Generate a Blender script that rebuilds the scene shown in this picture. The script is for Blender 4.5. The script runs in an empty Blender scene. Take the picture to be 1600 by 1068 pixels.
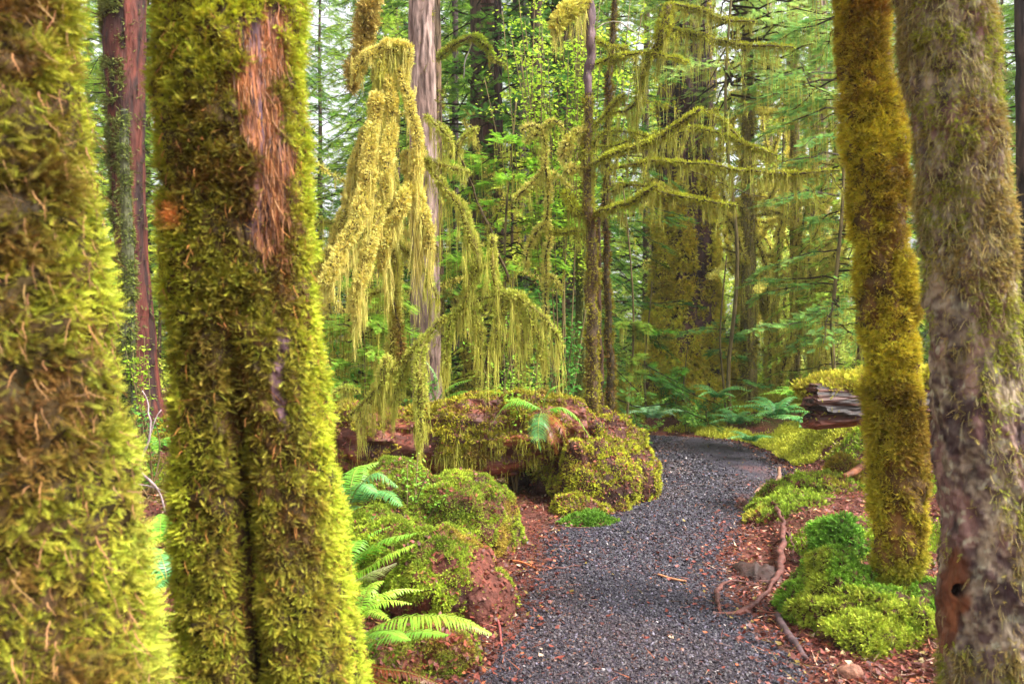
import bpy, math
import numpy as np
R = math.radians
rng = np.random.default_rng(11)
U = rng.uniform
scn = bpy.context.scene
COL = scn.collection

# ------------------------------------------------------------------ camera, sky, sun, exposure
F = 1244.0; CX = 800.0; CY = 534.0; EYE = 1.5
cam = bpy.data.cameras.new('camera'); camo = bpy.data.objects.new('camera', cam); COL.objects.link(camo)
camo.location = (0, 0, EYE); camo.rotation_euler = (R(90), 0, 0)
cam.sensor_width = 36; cam.lens = 36 * F / 1600; cam.clip_start = 0.05; cam.clip_end = 600
cam.dof.use_dof = True; cam.dof.focus_distance = 6.5; cam.dof.aperture_fstop = 3.5
scn.camera = camo
SUN_EL, SUN_AZ = 54, 108          # azimuth from +Y towards +X
w = bpy.data.worlds.new('World'); scn.world = w; w.use_nodes = True
nt = w.node_tree; nt.nodes.clear()
sky = nt.nodes.new('ShaderNodeTexSky'); sky.sky_type = 'NISHITA'; sky.sun_disc = False
sky.sun_elevation = R(SUN_EL); sky.sun_rotation = R(SUN_AZ); sky.dust_density = 4; sky.air_density = 1.2
hs = nt.nodes.new('ShaderNodeHueSaturation'); hs.inputs['Saturation'].default_value = 0.12; hs.inputs['Value'].default_value = 1.15
bg = nt.nodes.new('ShaderNodeBackground'); bg.inputs[1].default_value = 0.12
ow = nt.nodes.new('ShaderNodeOutputWorld')
nt.links.new(sky.outputs[0], hs.inputs['Color']); nt.links.new(hs.outputs[0], bg.inputs[0]); nt.links.new(bg.outputs[0], ow.inputs[0])
sl = bpy.data.lights.new('sun', 'SUN'); sl.energy = 3.0; sl.angle = R(14); sl.color = (1, .96, .88)
so = bpy.data.objects.new('sun', sl); COL.objects.link(so)
so.rotation_euler = (R(90 - SUN_EL), 0, R(180 - SUN_AZ)); so.location = (0, 0, 20)
scn.view_settings.view_transform = 'Standard'; scn.view_settings.look = 'None'
scn.view_settings.exposure = 1.66; scn.view_settings.gamma = 1
cy = scn.cycles
cy.max_bounces = 6; cy.diffuse_bounces = 3; cy.glossy_bounces = 2; cy.transmission_bounces = 3; cy.transparent_max_bounces = 4
cy.use_denoising = True; cy.use_adaptive_sampling = True; cy.adaptive_threshold = 0.02
cy.caustics_reflective = False; cy.caustics_refractive = False

# ------------------------------------------------------------------ helpers
def lin(r, g, b):
    c = np.array([r, g, b], float) / 255
    return np.where(c <= .04045, c / 12.92, ((c + .055) / 1.055) ** 2.4)

def P3(px, py, D):
    return np.array([(px - CX) / F * D, D, EYE - (py - CY) / F * D])

def proj(P):
    d = np.maximum(P[:, 1], .05)
    return CX + P[:, 0] / d * F, CY - (P[:, 2] - EYE) / d * F

def sst(a, b, x):
    t = np.clip((x - a) / (b - a), 0, 1); return t * t * (3 - 2 * t)

def _h(i, j, k, s):
    n = (i.astype(np.int64) * 374761393 + j.astype(np.int64) * 668265263 + k.astype(np.int64) * 1442695041 + s * 974711) & 0xffffffff
    n = ((n ^ (n >> 13)) * 1274126177) & 0xffffffff
    n = ((n ^ (n >> 16)) * 2246822519) & 0xffffffff
    return ((n ^ (n >> 15)) & 0xffffff) / float(0xffffff)

def vnoise(p, s=0):
    f = np.floor(p); i = f.astype(np.int64); t = p - f; t = t * t * (3 - 2 * t)
    r = 0
    for a in (0, 1):
        for b in (0, 1):
            for c in (0, 1):
                wgt = (t[:, 0] if a else 1 - t[:, 0]) * (t[:, 1] if b else 1 - t[:, 1]) * (t[:, 2] if c else 1 - t[:, 2])
                r = r + wgt * _h(i[:, 0] + a, i[:, 1] + b, i[:, 2] + c, s)
    return r

def fbm(p, sc=1., s=0, o=3):
    p = np.asarray(p, float) * sc; r = 0; a = .5; tot = 0
    for k in range(o):
        r = r + a * vnoise(p, s + 17 * k); tot += a; p = p * 2.03 + 5.1; a *= .5
    return np.clip(((r / tot) - .5) * 1.5 + .5, 0, 1)

def unit(v):
    return v / np.maximum(np.linalg.norm(v, axis=-1, keepdims=True), 1e-9)

def mixc(a, b, t):
    t = np.asarray(t)[:, None]; return np.asarray(a) * (1 - t) + np.asarray(b) * t

def mk(name, V, T, C=None, mat=None, parent=None, smooth=False, origin=None):
    V = np.asarray(V, np.float32)
    if origin is not None: V = V - np.asarray(origin, np.float32)
    T = np.asarray(T, np.int32)
    me = bpy.data.meshes.new(name)
    me.vertices.add(len(V)); me.vertices.foreach_set('co', V.ravel())
    me.loops.add(3 * len(T)); me.loops.foreach_set('vertex_index', T.ravel())
    me.polygons.add(len(T)); me.polygons.foreach_set('loop_start', np.arange(0, 3 * len(T), 3, dtype=np.int32))
    me.polygons.foreach_set('use_smooth', np.full(len(T), smooth))
    if C is not None:
        at = me.color_attributes.new('Col', 'FLOAT_COLOR', 'POINT')
        c4 = np.ones((len(V), 4), np.float32); c4[:, :3] = C
        at.data.foreach_set('color', c4.ravel())
    me.update(calc_edges=True)
    if mat: me.materials.append(mat)
    o = bpy.data.objects.new(name, me); COL.objects.link(o)
    if parent is not None: o.parent = parent
    return o

class Acc:
    def __init__(s): s.V = []; s.T = []; s.C = []; s.n = 0
    def add(s, V, T, C):
        V = np.asarray(V, np.float32)
        if not len(V): return
        C = np.asarray(C, np.float32)
        if C.ndim == 1: C = np.tile(C, (len(V), 1))
        s.V.append(V); s.T.append(np.asarray(T, np.int64) + s.n); s.C.append(C); s.n += len(V)
    def arr(s): return np.concatenate(s.V), np.concatenate(s.T), np.concatenate(s.C)
    def build(s, name, mat, parent=None, origin=None, smooth=False):
        if not s.n: return None
        V, T, C = s.arr(); return mk(name, V, T, C, mat, parent, smooth, origin)

def thing(name, label, cat, loc, group=None):
    o = bpy.data.objects.new(name, None); COL.objects.link(o); o.location = tuple(float(v) for v in loc); o.empty_display_size = .1
    o['label'] = label; o['category'] = cat
    if group: o['group'] = group
    return o

def tag(o, label=None, cat=None, group=None, kind=None):
    if label: o['label'] = label
    if cat: o['category'] = cat
    if group: o['group'] = group
    if kind: o['kind'] = kind
    return o

def inst(acc, tpl, P, Z, S, C, roll=.6, tip=.25, up=(0, 0, 1)):
    """copies of a small template: P places, Z growth directions, S sizes (N) or (N,3), C colours"""
    n = len(P)
    if n == 0: return
    v, t, wt = tpl
    S = np.asarray(S, float)
    if S.ndim == 1: S = np.stack([S, S, S], 1)
    Z = unit(Z)
    X = np.cross(Z, np.broadcast_to(np.asarray(up, float), Z.shape)) + rng.normal(0, .05, Z.shape)
    X = unit(X - Z * np.sum(X * Z, 1, keepdims=True)); Y = np.cross(Z, X)
    a = rng.normal(0, roll, n)[:, None]
    X, Y = X * np.cos(a) + Y * np.sin(a), Y * np.cos(a) - X * np.sin(a)
    W = (P[:, None, :] + (X * S[:, :1])[:, None, :] * v[None, :, :1] + (Y * S[:, 1:2])[:, None, :] * v[None, :, 1:2]
         + (Z * S[:, 2:])[:, None, :] * v[None, :, 2:3])
    T = t[None] + (np.arange(n) * len(v))[:, None, None]
    CC = np.clip(np.asarray(C)[:, None, :] * (1 + tip * (wt[None, :, None] - .4)), 0, 1)
    acc.add(W.reshape(-1, 3), T.reshape(-1, 3), CC.reshape(-1, 3))

def sprig(pairs, ll=.38, lw=.12, ang=50, bend=.35, spine=.03, taper=.65):
    v = []; t = []; wt = []
    def p(x, z, dy=0): v.append((x, -bend * z * z + dy, z)); wt.append(min(1, z + abs(x))); return len(v) - 1
    a, b, c = p(-spine, 0), p(spine, 0), p(0, 1.); t.append((a, b, c))
    for k in range(pairs):
        z = .08 + .8 * k / max(1, pairs - 1) if pairs > 1 else .4
        L = ll * (1 - taper * z)
        for s in (-1, 1):
            ex, ez = s * L * math.sin(R(ang)), z + L * math.cos(R(ang))
            i = p(0, z - lw * .5); j = p(0, z + lw * .5); k2 = p(ex, ez, -.04)
            t.append((i, j, k2) if s > 0 else (j, i, k2))
    return np.array(v), np.array(t), np.array(wt)

SP_HI = sprig(7, .36, .075, 50, .45, .02)
SP_MD = sprig(4, .5, .2, 48, .35, .05)
SP_LO = sprig(2, .6, .3, 45, .3, .1)
SPRAY = sprig(9, .5, .075, 50, .3, .014, .7)
SPRAY_S = sprig(5, .55, .16, 48, .22, .03, .7)

def wisp(nb, wd=1.):
    v = []; t = []; wt = []
    zs = [0, .3, .62, 1.]
    for k, z in enumerate(zs):
        wx = .5 * wd * (1 - z) ** .7 + .02; ox = .9 * math.sin(z * 5.)
        v += [(-wx + ox, 0, z), (wx + ox, .2 * math.sin(z * 7), z)]; wt += [z, z]
    for k in range(3): t += [(2 * k, 2 * k + 1, 2 * k + 3), (2 * k, 2 * k + 3, 2 * k + 2)]
    for k in range(nb):
        z = .05 + .8 * k / nb; s = 1 if k % 2 else -1; ox = .9 * math.sin(z * 5.); i = len(v)
        v += [(ox, 0, z), (ox, .1, z + .03), (ox + s * 1.9, .3, z + .1)]; wt += [z] * 3; t.append((i, i + 1, i + 2))
    return np.array(v), np.array(t), np.array(wt)
WISP = wisp(8)
FIBRE = wisp(0)
LEAF = (np.array([(0, 0, 0), (.32, .06, .4), (-.32, .06, .4), (0, -.04, 1.)]), np.array([(0, 1, 2), (1, 3, 2)]), np.array([0, .5, .5, 1]))
NEED = (np.array([(-.03, 0, 0), (.03, 0, 0), (0, .05, 1.)]), np.array([(0, 1, 2)]), np.array([0, 0, .5]))
def stone(seed):
    r = np.random.default_rng(seed)
    v = np.array([(1, 0, 0), (0, 1, 0), (-1, 0, 0), (0, -1, 0), (0, 0, .8), (0, 0, -.5)]) + r.normal(0, .2, (6, 3))
    t = np.array([(0, 1, 4), (1, 2, 4), (2, 3, 4), (3, 0, 4), (1, 0, 5), (2, 1, 5), (3, 2, 5), (0, 3, 5)])
    return v, t, np.full(6, .4)
STONES = [stone(k) for k in range(4)]

def sample(V, T, n, wf=None, face=True):
    a, b, c = V[T[:, 0]], V[T[:, 1]], V[T[:, 2]]
    N = np.cross(b - a, c - a); A = np.linalg.norm(N, axis=1); N = N / np.maximum(A, 1e-12)[:, None]
    M = (a + b + c) / 3; W = A.copy()
    if wf is not None: W = W * wf(M, N)
    if face:
        cd = unit(np.array([0, 0, EYE]) - M)
        W = W * np.where(np.sum(cd * N, 1) > -.25, 1, .12)
    W = np.maximum(W, 0); s = W.sum()
    if s <= 0 or n <= 0: return np.zeros((0, 3)), np.zeros((0, 3))
    i = rng.choice(len(T), n, p=W / s)
    u, v = U(0, 1, n), U(0, 1, n); f = u + v > 1; u[f] = 1 - u[f]; v[f] = 1 - v[f]
    return a[i] + (b - a)[i] * u[:, None] + (c - a)[i] * v[:, None], N[i]

def grid_tris(nr, nc, wrap):
    r = np.arange(nr - 1)[:, None]; c = np.arange(nc if wrap else nc - 1)[None]
    c2 = (c + 1) % nc if wrap else c + 1
    a = r * nc + c; b = r * nc + c2; d = (r + 1) * nc + c; e = (r + 1) * nc + c2
    a, b, d, e = (np.broadcast_to(x, (nr - 1, c.shape[1])).ravel() for x in (a, b, d, e))
    return np.concatenate([np.stack([a, b, e], 1), np.stack([a, e, d], 1)])

def catmull(pts, m):
    pts = np.asarray(pts, float); n = len(pts)
    if n == 2: return pts[0] + (pts[1] - pts[0]) * np.linspace(0, 1, m)[:, None]
    q = np.vstack([2 * pts[0] - pts[1], pts, 2 * pts[-1] - pts[-2]])
    s = np.linspace(0, n - 1 - 1e-6, m); i = s.astype(int); t = (s - i)[:, None]
    a, b, c, d = q[i], q[i + 1], q[i + 2], q[i + 3]
    return .5 * (2 * b + (c - a) * t + (2 * a - 5 * b + 4 * c - d) * t ** 2 + (3 * b - a - 3 * c + d) * t ** 3)

def tube(C, r, seg=8, amp=.1, nsc=8., seed=0):
    """C (n,3) centre line, r (n,) radii -> outward-facing closed tube"""
    n = len(C); T = unit(np.gradient(C, axis=0))
    ref = np.array([0, 1., 0]) if abs(T[:, 1]).mean() < .8 else np.array([0, 0, 1.])
    X = unit(np.cross(ref, T)); Y = np.cross(T, X)
    th = np.linspace(0, 2 * math.pi, seg, endpoint=False)
    D = X[:, None] * np.cos(th)[None, :, None] + Y[:, None] * np.sin(th)[None, :, None]
    V = C[:, None] + D * r[:, None, None]
    if amp:
        nz = fbm(V.reshape(-1, 3), nsc, seed).reshape(n, seg) - .5
        V = C[:, None] + D * (r[:, None] * (1 + 2 * amp * nz))[..., None]
    V = V.reshape(-1, 3); Tn = grid_tris(n, seg, True)
    k = len(V); V = np.vstack([V, C[0], C[-1]])
    j = np.arange(seg); j2 = (j + 1) % seg
    caps = np.concatenate([np.stack([j2, j, np.full(seg, k)], 1), np.stack([j + (n - 1) * seg, j2 + (n - 1) * seg, np.full(seg, k + 1)], 1)])
    return V, np.concatenate([Tn, caps])

# ------------------------------------------------------------------ materials (colour comes from the 'Col' attribute + noise)
def material(name, rough=.7, spec=.3, trans=0., nsc=40., namt=.35, bump=0., bsc=60., stretch=(1, 1, 1), base=None):
    m = bpy.data.materials.new(name); m.use_nodes = True; n = m.node_tree.nodes; l = m.node_tree.links; n.clear()
    out = n.new('ShaderNodeOutputMaterial'); pb = n.new('ShaderNodeBsdfPrincipled')
    pb.inputs['Roughness'].default_value = rough; pb.inputs['Specular IOR Level'].default_value = spec
    tc = n.new('ShaderNodeTexCoord'); mp = n.new('ShaderNodeMapping'); mp.inputs['Scale'].default_value = stretch
    l.new(tc.outputs['Object'], mp.inputs[0])
    nz = n.new('ShaderNodeTexNoise'); nz.inputs['Scale'].default_value = nsc; nz.inputs['Detail'].default_value = 4
    l.new(mp.outputs[0], nz.inputs['Vector'])
    mr = n.new('ShaderNodeMapRange'); mr.inputs[1].default_value = .3; mr.inputs[2].default_value = .7
    mr.inputs[3].default_value = 1 - namt; mr.inputs[4].default_value = 1 + namt; l.new(nz.outputs[0], mr.inputs[0])
    at = n.new('ShaderNodeAttribute'); at.attribute_name = 'Col'
    vm = n.new('ShaderNodeVectorMath'); vm.operation = 'SCALE'
    l.new(at.outputs['Color'], vm.inputs[0]); l.new(mr.outputs[0], vm.inputs['Scale'])
    l.new(vm.outputs[0], pb.inputs['Base Color'])
    if bump:
        n2 = n.new('ShaderNodeTexNoise'); n2.inputs['Scale'].default_value = bsc; n2.inputs['Detail'].default_value = 5
        l.new(mp.outputs[0], n2.inputs['Vector'])
        b = n.new('ShaderNodeBump'); b.inputs['Strength'].default_value = 1; b.inputs['Distance'].default_value = bump
        l.new(n2.outputs[0], b.inputs['Height']); l.new(b.outputs[0], pb.inputs['Normal'])
    if trans:
        tr = n.new('ShaderNodeBsdfTranslucent'); l.new(vm.outputs[0], tr.inputs[0])
        mx = n.new('ShaderNodeMixShader'); mx.inputs[0].default_value = trans
        l.new(pb.outputs[0], mx.inputs[1]); l.new(tr.outputs[0], mx.inputs[2]); l.new(mx.outputs[0], out.inputs[0])
    else: l.new(pb.outputs[0], out.inputs[0])
    return m
M_MOSS = material('moss', .8, .15, .14, 30, .25)
M_HANG = material('hanging_moss', .8, .15, .25, 12, .2)
M_LEAF = material('leaf', .65, .12, .42, 6, .3)
M_FERN = material('fern', .38, .35, .25, 20, .15)
M_BARK = material('bark', .8, .3, 0, 22, .55, .02, 30, (1, 1, .22))
M_BARKC = material('bark_close', .8, .25, 0, 18, .6, .012, 45, (1, 1, .35))
M_WOOD = material('wood', .65, .4, 0, 20, .5, .012, 30, (.3, 1, 1))
M_SOIL = material('soil', .9, .25, 0, 25, .45, .02, 30)
M_GRAV = material('gravel_ground', .75, .4, 0, 90, .5, .012, 80)
M_STONE = material('gravel', .55, .5, 0, 60, .3)
M_LITT = material('litter', .55, .4, .1, 20, .3)

# palettes
YG = lin(184, 188, 54); YB = lin(164, 172, 68); OL = lin(132, 124, 36); BR = lin(112, 78, 38); DK = lin(48, 42, 16)
PALE = lin(214, 206, 112); BG = lin(135, 168, 46); ORG = lin(216, 142, 80); RED = lin(122, 52, 38)

def facing_n(N, P): return None

# ------------------------------------------------------------------ path and ground
pl_px = [(735, 1068), (790, 1000), (828, 930), (862, 850), (920, 803), (985, 770), (1022, 740), (1024, 712), (1000, 693)]
pr_px = [(1262, 1068), (1185, 1000), (1135, 930), (1118, 875), (1145, 830), (1185, 790), (1225, 752), (1205, 716), (1120, 688)]
def gpt(px, py): D = EYE * F / (py - CY); return [(px - CX) / F * D, D]
PL = np.array([[-.62, -3], [-.5, 1.5]] + [gpt(*p) for p in pl_px] + [[.9, 12.2], [-.9, 12.8]])
PR = np.array([[1.0, -3], [1.15, 1.5]] + [gpt(*p) for p in pr_px] + [[1.9, 13.0], [-.5, 14.0]])
def res2(A, m):
    return catmull(A, m)
mS = 220
L2, R2 = res2(PL, mS), res2(PR, mS)
jl = fbm(np.c_[L2, L2[:, 0] * 0], 3, 5) - .5; jr = fbm(np.c_[R2, R2[:, 0] * 0], 3, 9) - .5
L2[:, 0] += jl * .12; R2[:, 0] += jr * .16
POLY = np.vstack([L2, R2[::-1]])
def inpoly(x, y, poly=POLY):
    ins = np.zeros(len(x), bool); j = len(poly) - 1
    for i in range(len(poly)):
        xi, yi = poly[i]; xj, yj = poly[j]
        if yi != yj:
            c = ((yi > y) != (yj > y)) & (x < (xj - xi) * (y - yi) / (yj - yi) + xi); ins ^= c
        j = i
    return ins
MID = (L2 + R2) / 2; HW = np.linalg.norm(L2 - R2, axis=1) / 2
def pdist(x, y):
    """distance outside the path edge (negative inside, roughly)"""
    d = np.full(len(x), 1e9)
    for k in range(0, mS, 3):
        d = np.minimum(d, np.hypot(x - MID[k, 0], y - MID[k, 1]) - HW[k])
    return d
def gh(x, y):
    x = np.atleast_1d(np.asarray(x, float)); y = np.atleast_1d(np.asarray(y, float))
    d = pdist(x, y); m = sst(.1, 1.6, d)
    h = .5 * sst(12.6, 14.6, y) * sst(-.1, .9, d) + .5 * sst(-1.6, -4.2, x) * sst(3.5, 7.5, y) * (1 - sst(12, 16, y))
    h = h + .75 * sst(3.1, 4.5, x) * sst(4.2, 6.2, y) * (1 - sst(9.5, 12, y)) + .18 * sst(1.5, 2.4, x) * sst(2.5, 4, y) * (1 - sst(7, 9, y))
    p = np.stack([x, y, x * 0], 1)
    h = h * sst(-.05, .7, d) + m * ((fbm(p, .9, 3) - .5) * .25 + (fbm(p, 4, 8) - .5) * .08) + .015 * sst(-.1, .3, d)
    return h
def gh1(x, y): return float(gh(x, y)[0])

xs = np.concatenate([np.linspace(-160, -14, 24), np.linspace(-13, -4, 30), np.linspace(-3.9, 4.5, 170), np.linspace(4.6, 14, 32), np.linspace(15, 160, 24)])
ys = np.concatenate([np.linspace(-60, -3, 12), np.linspace(-2.5, 2.5, 24), np.linspace(2.6, 13, 210), np.linspace(13.2, 24, 60), np.linspace(25, 220, 36)])
GX, GY = np.meshgrid(xs, ys); gx, gy = GX.ravel(), GY.ravel(); gz = gh(gx, gy)
V = np.stack([gx, gy, gz], 1); T = grid_tris(len(ys), len(xs), False)
nn = fbm(V, 1.6, 2); n2 = fbm(V, 7, 4)
C = mixc(lin(104, 58, 46), lin(66, 40, 32), n2); C = C * (1 - .0 * nn[:, None])
g = sst(.5, .75, nn) * sst(.3, 1.2, pdist(gx, gy)); C = mixc(C, lin(84, 84, 32), g * .7)
g = sst(13, 20, gy); C = mixc(C, lin(70, 78, 34), g * .8)
tag(mk('forest_floor', V, T, C, M_SOIL, smooth=True), kind='structure')
# gravel path sheet
nc = 24; S = np.linspace(0, 1, nc)[None, :, None]
V2 = (L2[:, None] * (1 - S) + R2[:, None] * S).reshape(-1, 2)
cr = (1 - (2 * np.tile(np.linspace(0, 1, nc), mS) - 1) ** 2) * .02
V = np.c_[V2, gh(V2[:, 0], V2[:, 1]) + .006 + cr]
C = mixc(lin(62, 55, 68), lin(40, 34, 44), fbm(V, 6, 3)); C = mixc(C, lin(100, 66, 66), sst(.62, .85, fbm(V, 1.7, 31)) * .5)
pth = mk('gravel_path', V, grid_tris(mS, nc, False), C, M_GRAV, smooth=True); tag(pth, kind='structure')

def path_pts(n, ylo, yhi):
    x = U(-.8, 3.6, n); y = U(ylo, yhi, n); d = pdist(x, y)
    k = (inpoly(x, y) & (U(0, 1, n) < .97)) | ((d < .16) & (d > -.2) & (U(0, 1, n) < .22)); return x[k], y[k]
a = Acc()
for ylo, yhi, n, s0 in ((-1, 2.6, 6000, .009), (2.6, 5.2, 170000, .0056), (5.2, 8.5, 120000, .0078), (8.5, 12.5, 60000, .011)):
    x, y = path_pts(n, ylo, yhi); n = len(x)
    s = s0 * np.exp(rng.normal(0, .38, n)); s = np.minimum(s, s0 * 2.3)
    tt = 1 - np.clip(np.abs((x - np.interp(y, MID[:140, 1], MID[:140, 0])) / np.interp(y, MID[:140, 1], HW[:140])), 0, 1) ** 2
    z = gh(x, y) + .007 + .02 * tt + s * .25
    wt = fbm(np.c_[x, y, y * 0], 1.3, 8); c = mixc(mixc(lin(56, 51, 64), lin(76, 62, 66), sst(.5, .7, wt)), lin(30, 26, 34), U(0, 1, n) ** .8)
    r = U(0, 1, n); c[r < .005] = lin(150, 140, 140); c[(r > .03) & (r < .06)] = lin(112, 74, 60); c[(r > .07) & (r < .13)] = lin(96, 88, 104)
    P = np.c_[x, y, z]; k = rng.integers(0, 4, n)
    for q in range(4):
        mm = k == q; Z = unit(rng.normal(0, .5, (mm.sum(), 3)) + [0, 0, 1])
        inst(a, STONES[q], P[mm], Z, np.stack([s, s * .8, s * .6], 1)[mm], c[mm], roll=3, tip=0)
tag(a.build('gravel', M_STONE), kind='stuff', label='loose dark gravel on the path')

# leaf litter, needles and moss carpet on the ground
a = Acc(); n = 220000
y = 2.4 + 13.5 * U(0, 1, n) ** 1.5; x = U(-.62, .72, n) * y * 1.02
d = pdist(x, y); ins = d < .04
k = (~ins) | (U(0, 1, n) < .025 + .25 * sst(-.35, 0, d)); x, y, d = x[k], y[k], d[k]; n = len(x)
P = np.c_[x, y, gh(x, y) + .006 + U(0, .014, n) + .02 * (d < 0)]
c = mixc(lin(124, 58, 46), lin(66, 34, 30), U(0, 1, n)); r = U(0, 1, n)
c[r < .1] = lin(166, 94, 62); c[(r > .12) & (r < .16)] = lin(198, 168, 140); c[(r > .16) & (r < .24)] = lin(120, 100, 44)
Z = unit(np.c_[rng.normal(0, 1, (n, 2)), np.abs(rng.normal(0, .22, n))]); s = U(.018, .05, n)
h = n // 2
inst(a, LEAF, P[:h], Z[:h], s[:h] * .9, c[:h], roll=.5, tip=.3)
inst(a, NEED, P[h:], Z[h:], np.stack([s[h:] * 1.6, s[h:], s[h:] * 2.2], 1), c[h:], roll=.5)
tag(a.build('leaf_litter', M_LITT), kind='stuff', label='reddish leaf litter and fallen needles')

a = Acc()
def carpet(n, box, thr, size, cols, tpl=SP_LO, far=False, keep=None):
    x0, x1, y0, y1 = box; x = U(x0, x1, n); y = U(y0, y1, n); d = pdist(x, y)
    p = np.c_[x, y, x * 0]; m = fbm(p, 1.5, 77); m2 = fbm(p, 9, 12)
    k = (d > .12) & (m + .3 * (m2 - .5) > thr)
    if keep is not None: k &= keep(x, y)
    x, y, m2 = x[k], y[k], m2[k]; n = len(x)
    P = np.c_[x, y, gh(x, y) + m2 * size * .5]; Z = unit(rng.normal(0, .6, (n, 3)) + [0, -.2, .8])
    c = mixc(cols[0], cols[1], np.clip(fbm(P, 3, 9) + rng.normal(0, .2, n), 0, 1))
    inst(a, tpl, P, Z, size * U(.6, 1.3, n), c, roll=2)
carpet(90000, (1.2, 5.6, 9.0, 14.6), .4, .05, (lin(206, 204, 70), lin(150, 160, 50)))
carpet(30000, (1.9, 4.5, 4.0, 9.2), .55, .045, (lin(150, 178, 44), lin(96, 120, 32)))
carpet(30000, (-3.4, -.2, 3.0, 8.0), .56, .045, (lin(150, 160, 50), lin(96, 104, 32)))
carpet(60000, (.5, 6, 12.4, 15.2), .5, .06, (lin(200, 196, 70), lin(146, 150, 50)))
carpet(70000, (-9, 9, 14.5, 24), .4, .10, (lin(150, 168, 48), lin(84, 110, 34)))
tag(a.build('ground_moss', M_MOSS), kind='stuff', label='yellow green moss carpet beside the path')

# ------------------------------------------------------------------ foreground trunks
def trunk_px(edges, D, shrink=.02, nth=96, nz=160, top=None, rf=None, amp=.05, nsc=6, seed=1, zlo=-.08, gz=0):
    e = np.array(edges, float)
    zz = EYE - (e[:, 0] - CY) / F * D; o = np.argsort(zz); zz = zz[o]
    tl, tr_ = np.arctan((e[:, 1] - CX) / F)[o], np.arctan((e[:, 2] - CX) / F)[o]; md = (tl + tr_) / 2
    xc = D * np.tan(md); rr = D / np.cos(md) * np.sin((tr_ - tl) / 2)
    top = top or zz[-1] + 1.2
    z = np.linspace(gz + zlo, top, nz)
    X = np.interp(z, zz, xc); r = np.interp(z, zz, rr)
    hi = z > zz[-1]; sl_ = (xc[-1] - xc[-2]) / (zz[-1] - zz[-2]); X[hi] = xc[-1] + sl_ * (z[hi] - zz[-1])
    k = np.ones(9) / 9
    X = np.convolve(np.pad(X, 4, mode='edge'), k, 'valid'); r = np.convolve(np.pad(r, 4, mode='edge'), k, 'valid') - shrink
    th = np.linspace(-math.pi * 1.5, math.pi * .5, nth, endpoint=False)
    TH, ZZ = np.meshgrid(th, z)
    f = np.ones_like(TH)
    if rf is not None: f = rf(TH, ZZ)
    p = np.stack([np.cos(TH).ravel() * r.mean(), np.sin(TH).ravel() * r.mean(), ZZ.ravel() * .5], 1)
    nzv = (fbm(p, nsc, seed) - .5).reshape(TH.shape)
    rad = r[:, None] * f * (1 + 2 * amp * nzv)
    V = np.stack([X[:, None] + rad * np.cos(TH), D + rad * np.sin(TH), ZZ], -1).reshape(-1, 3)
    V = np.vstack([V, [X[-1], D, z[-1]]]); T = grid_tris(nz, nth, True)
    j = np.arange(nth); T = np.vstack([T, np.stack([j + (nz - 1) * nth, (j + 1) % nth + (nz - 1) * nth, np.full(nth, len(V) - 1)], 1)])
    return V, T, np.array([X[0], D, gz])

def moss_cover(parent, V, T, n, size, colf, origin, wf=None, tpl=SP_HI, down=.45, out=.55, jit=.45, name='moss', roll=.7, lift=.0, clump=10):
    a = Acc(); P, N = sample(V, T, n, wf)
    if not len(P): return
    cl = fbm(P, clump, 21); kq = U(0, 1, len(P)) < .25 + 1.1 * sst(.25, .6, fbm(P, clump * 2.4, 23)); P, N, cl = P[kq], N[kq], cl[kq]
    s = size * (.5 + 1.0 * cl) * U(.65, 1.3, len(P))
    P = P + N * (lift + size * .55 * (cl - .35))[:, None]
    Z = unit(N * out + np.array([0, 0, -down]) + rng.normal(0, jit, P.shape))
    inst(a, tpl, P, Z, s, colf(P, N), roll=roll, tip=.8)
    return a.build(name, M_MOSS, parent, origin)

def jc(c, n, a=.18):
    return np.clip(c * (1 + rng.normal(0, a, n))[:, None] * (1 + rng.normal(0, a * .35, (n, 3))), .003, .95)

# T1 - broad mossy trunk on the far left
V, T, o = trunk_px([(0, -350, 142), (300, -345, 176), (600, -345, 207), (850, -350, 236), (1068, -360, 278), (1460, -440, 370)], 2.0, .05, nth=160, nz=240, amp=.1, nsc=5, seed=3)
V[:, 1] += (fbm(V, 22, 5) - .5) * .05; V[:, 0] += (fbm(V, 20, 6) - .5) * .05
C = mixc(DK, BR * .5, fbm(V, 9, 1))
t = thing('mossy_tree', 'broad out-of-focus trunk under yellow-green moss at the left edge of the photo', 'tree', o)
mk('trunk', V, T, C, M_BARKC, t, True, o)
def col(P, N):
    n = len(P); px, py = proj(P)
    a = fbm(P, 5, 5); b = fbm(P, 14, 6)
    e = sst(20, 190, px - (py - 300) * .09); c = mixc(mixc(BR * .48, OL * .62, sst(.3, .6, a)), YG, np.clip(.75 * e + .5 * (a - .42) + rng.normal(0, .15, n), 0, 1)); c = mixc(c, YB, np.clip(sst(90, 200, px - (py - 300) * .09) + rng.normal(0, .2, n), 0, 1) * .8)  # moss painted dark on the shadow side, bright towards the lit right edge
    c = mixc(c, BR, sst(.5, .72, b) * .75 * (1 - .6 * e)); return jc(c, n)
zw = lambda z0, z1: (lambda M, N: np.where((M[:, 2] > z0) & (M[:, 2] < z1), 1, .15))
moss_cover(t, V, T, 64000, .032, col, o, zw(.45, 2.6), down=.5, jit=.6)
a = Acc(); P, N = sample(V, T, 1500, zw(.5, 2.5)); 
inst(a, WISP, P + N * .02, unit(N * .35 + [0, 0, -.8] + rng.normal(0, .35, P.shape)), np.stack([np.full(len(P), .0035)] * 2 + [U(.03, .09, len(P))], 1), jc(np.tile(lin(150, 112, 74), (len(P), 1)), len(P)))
a.build('hanging_moss', M_HANG, t, o)

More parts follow.
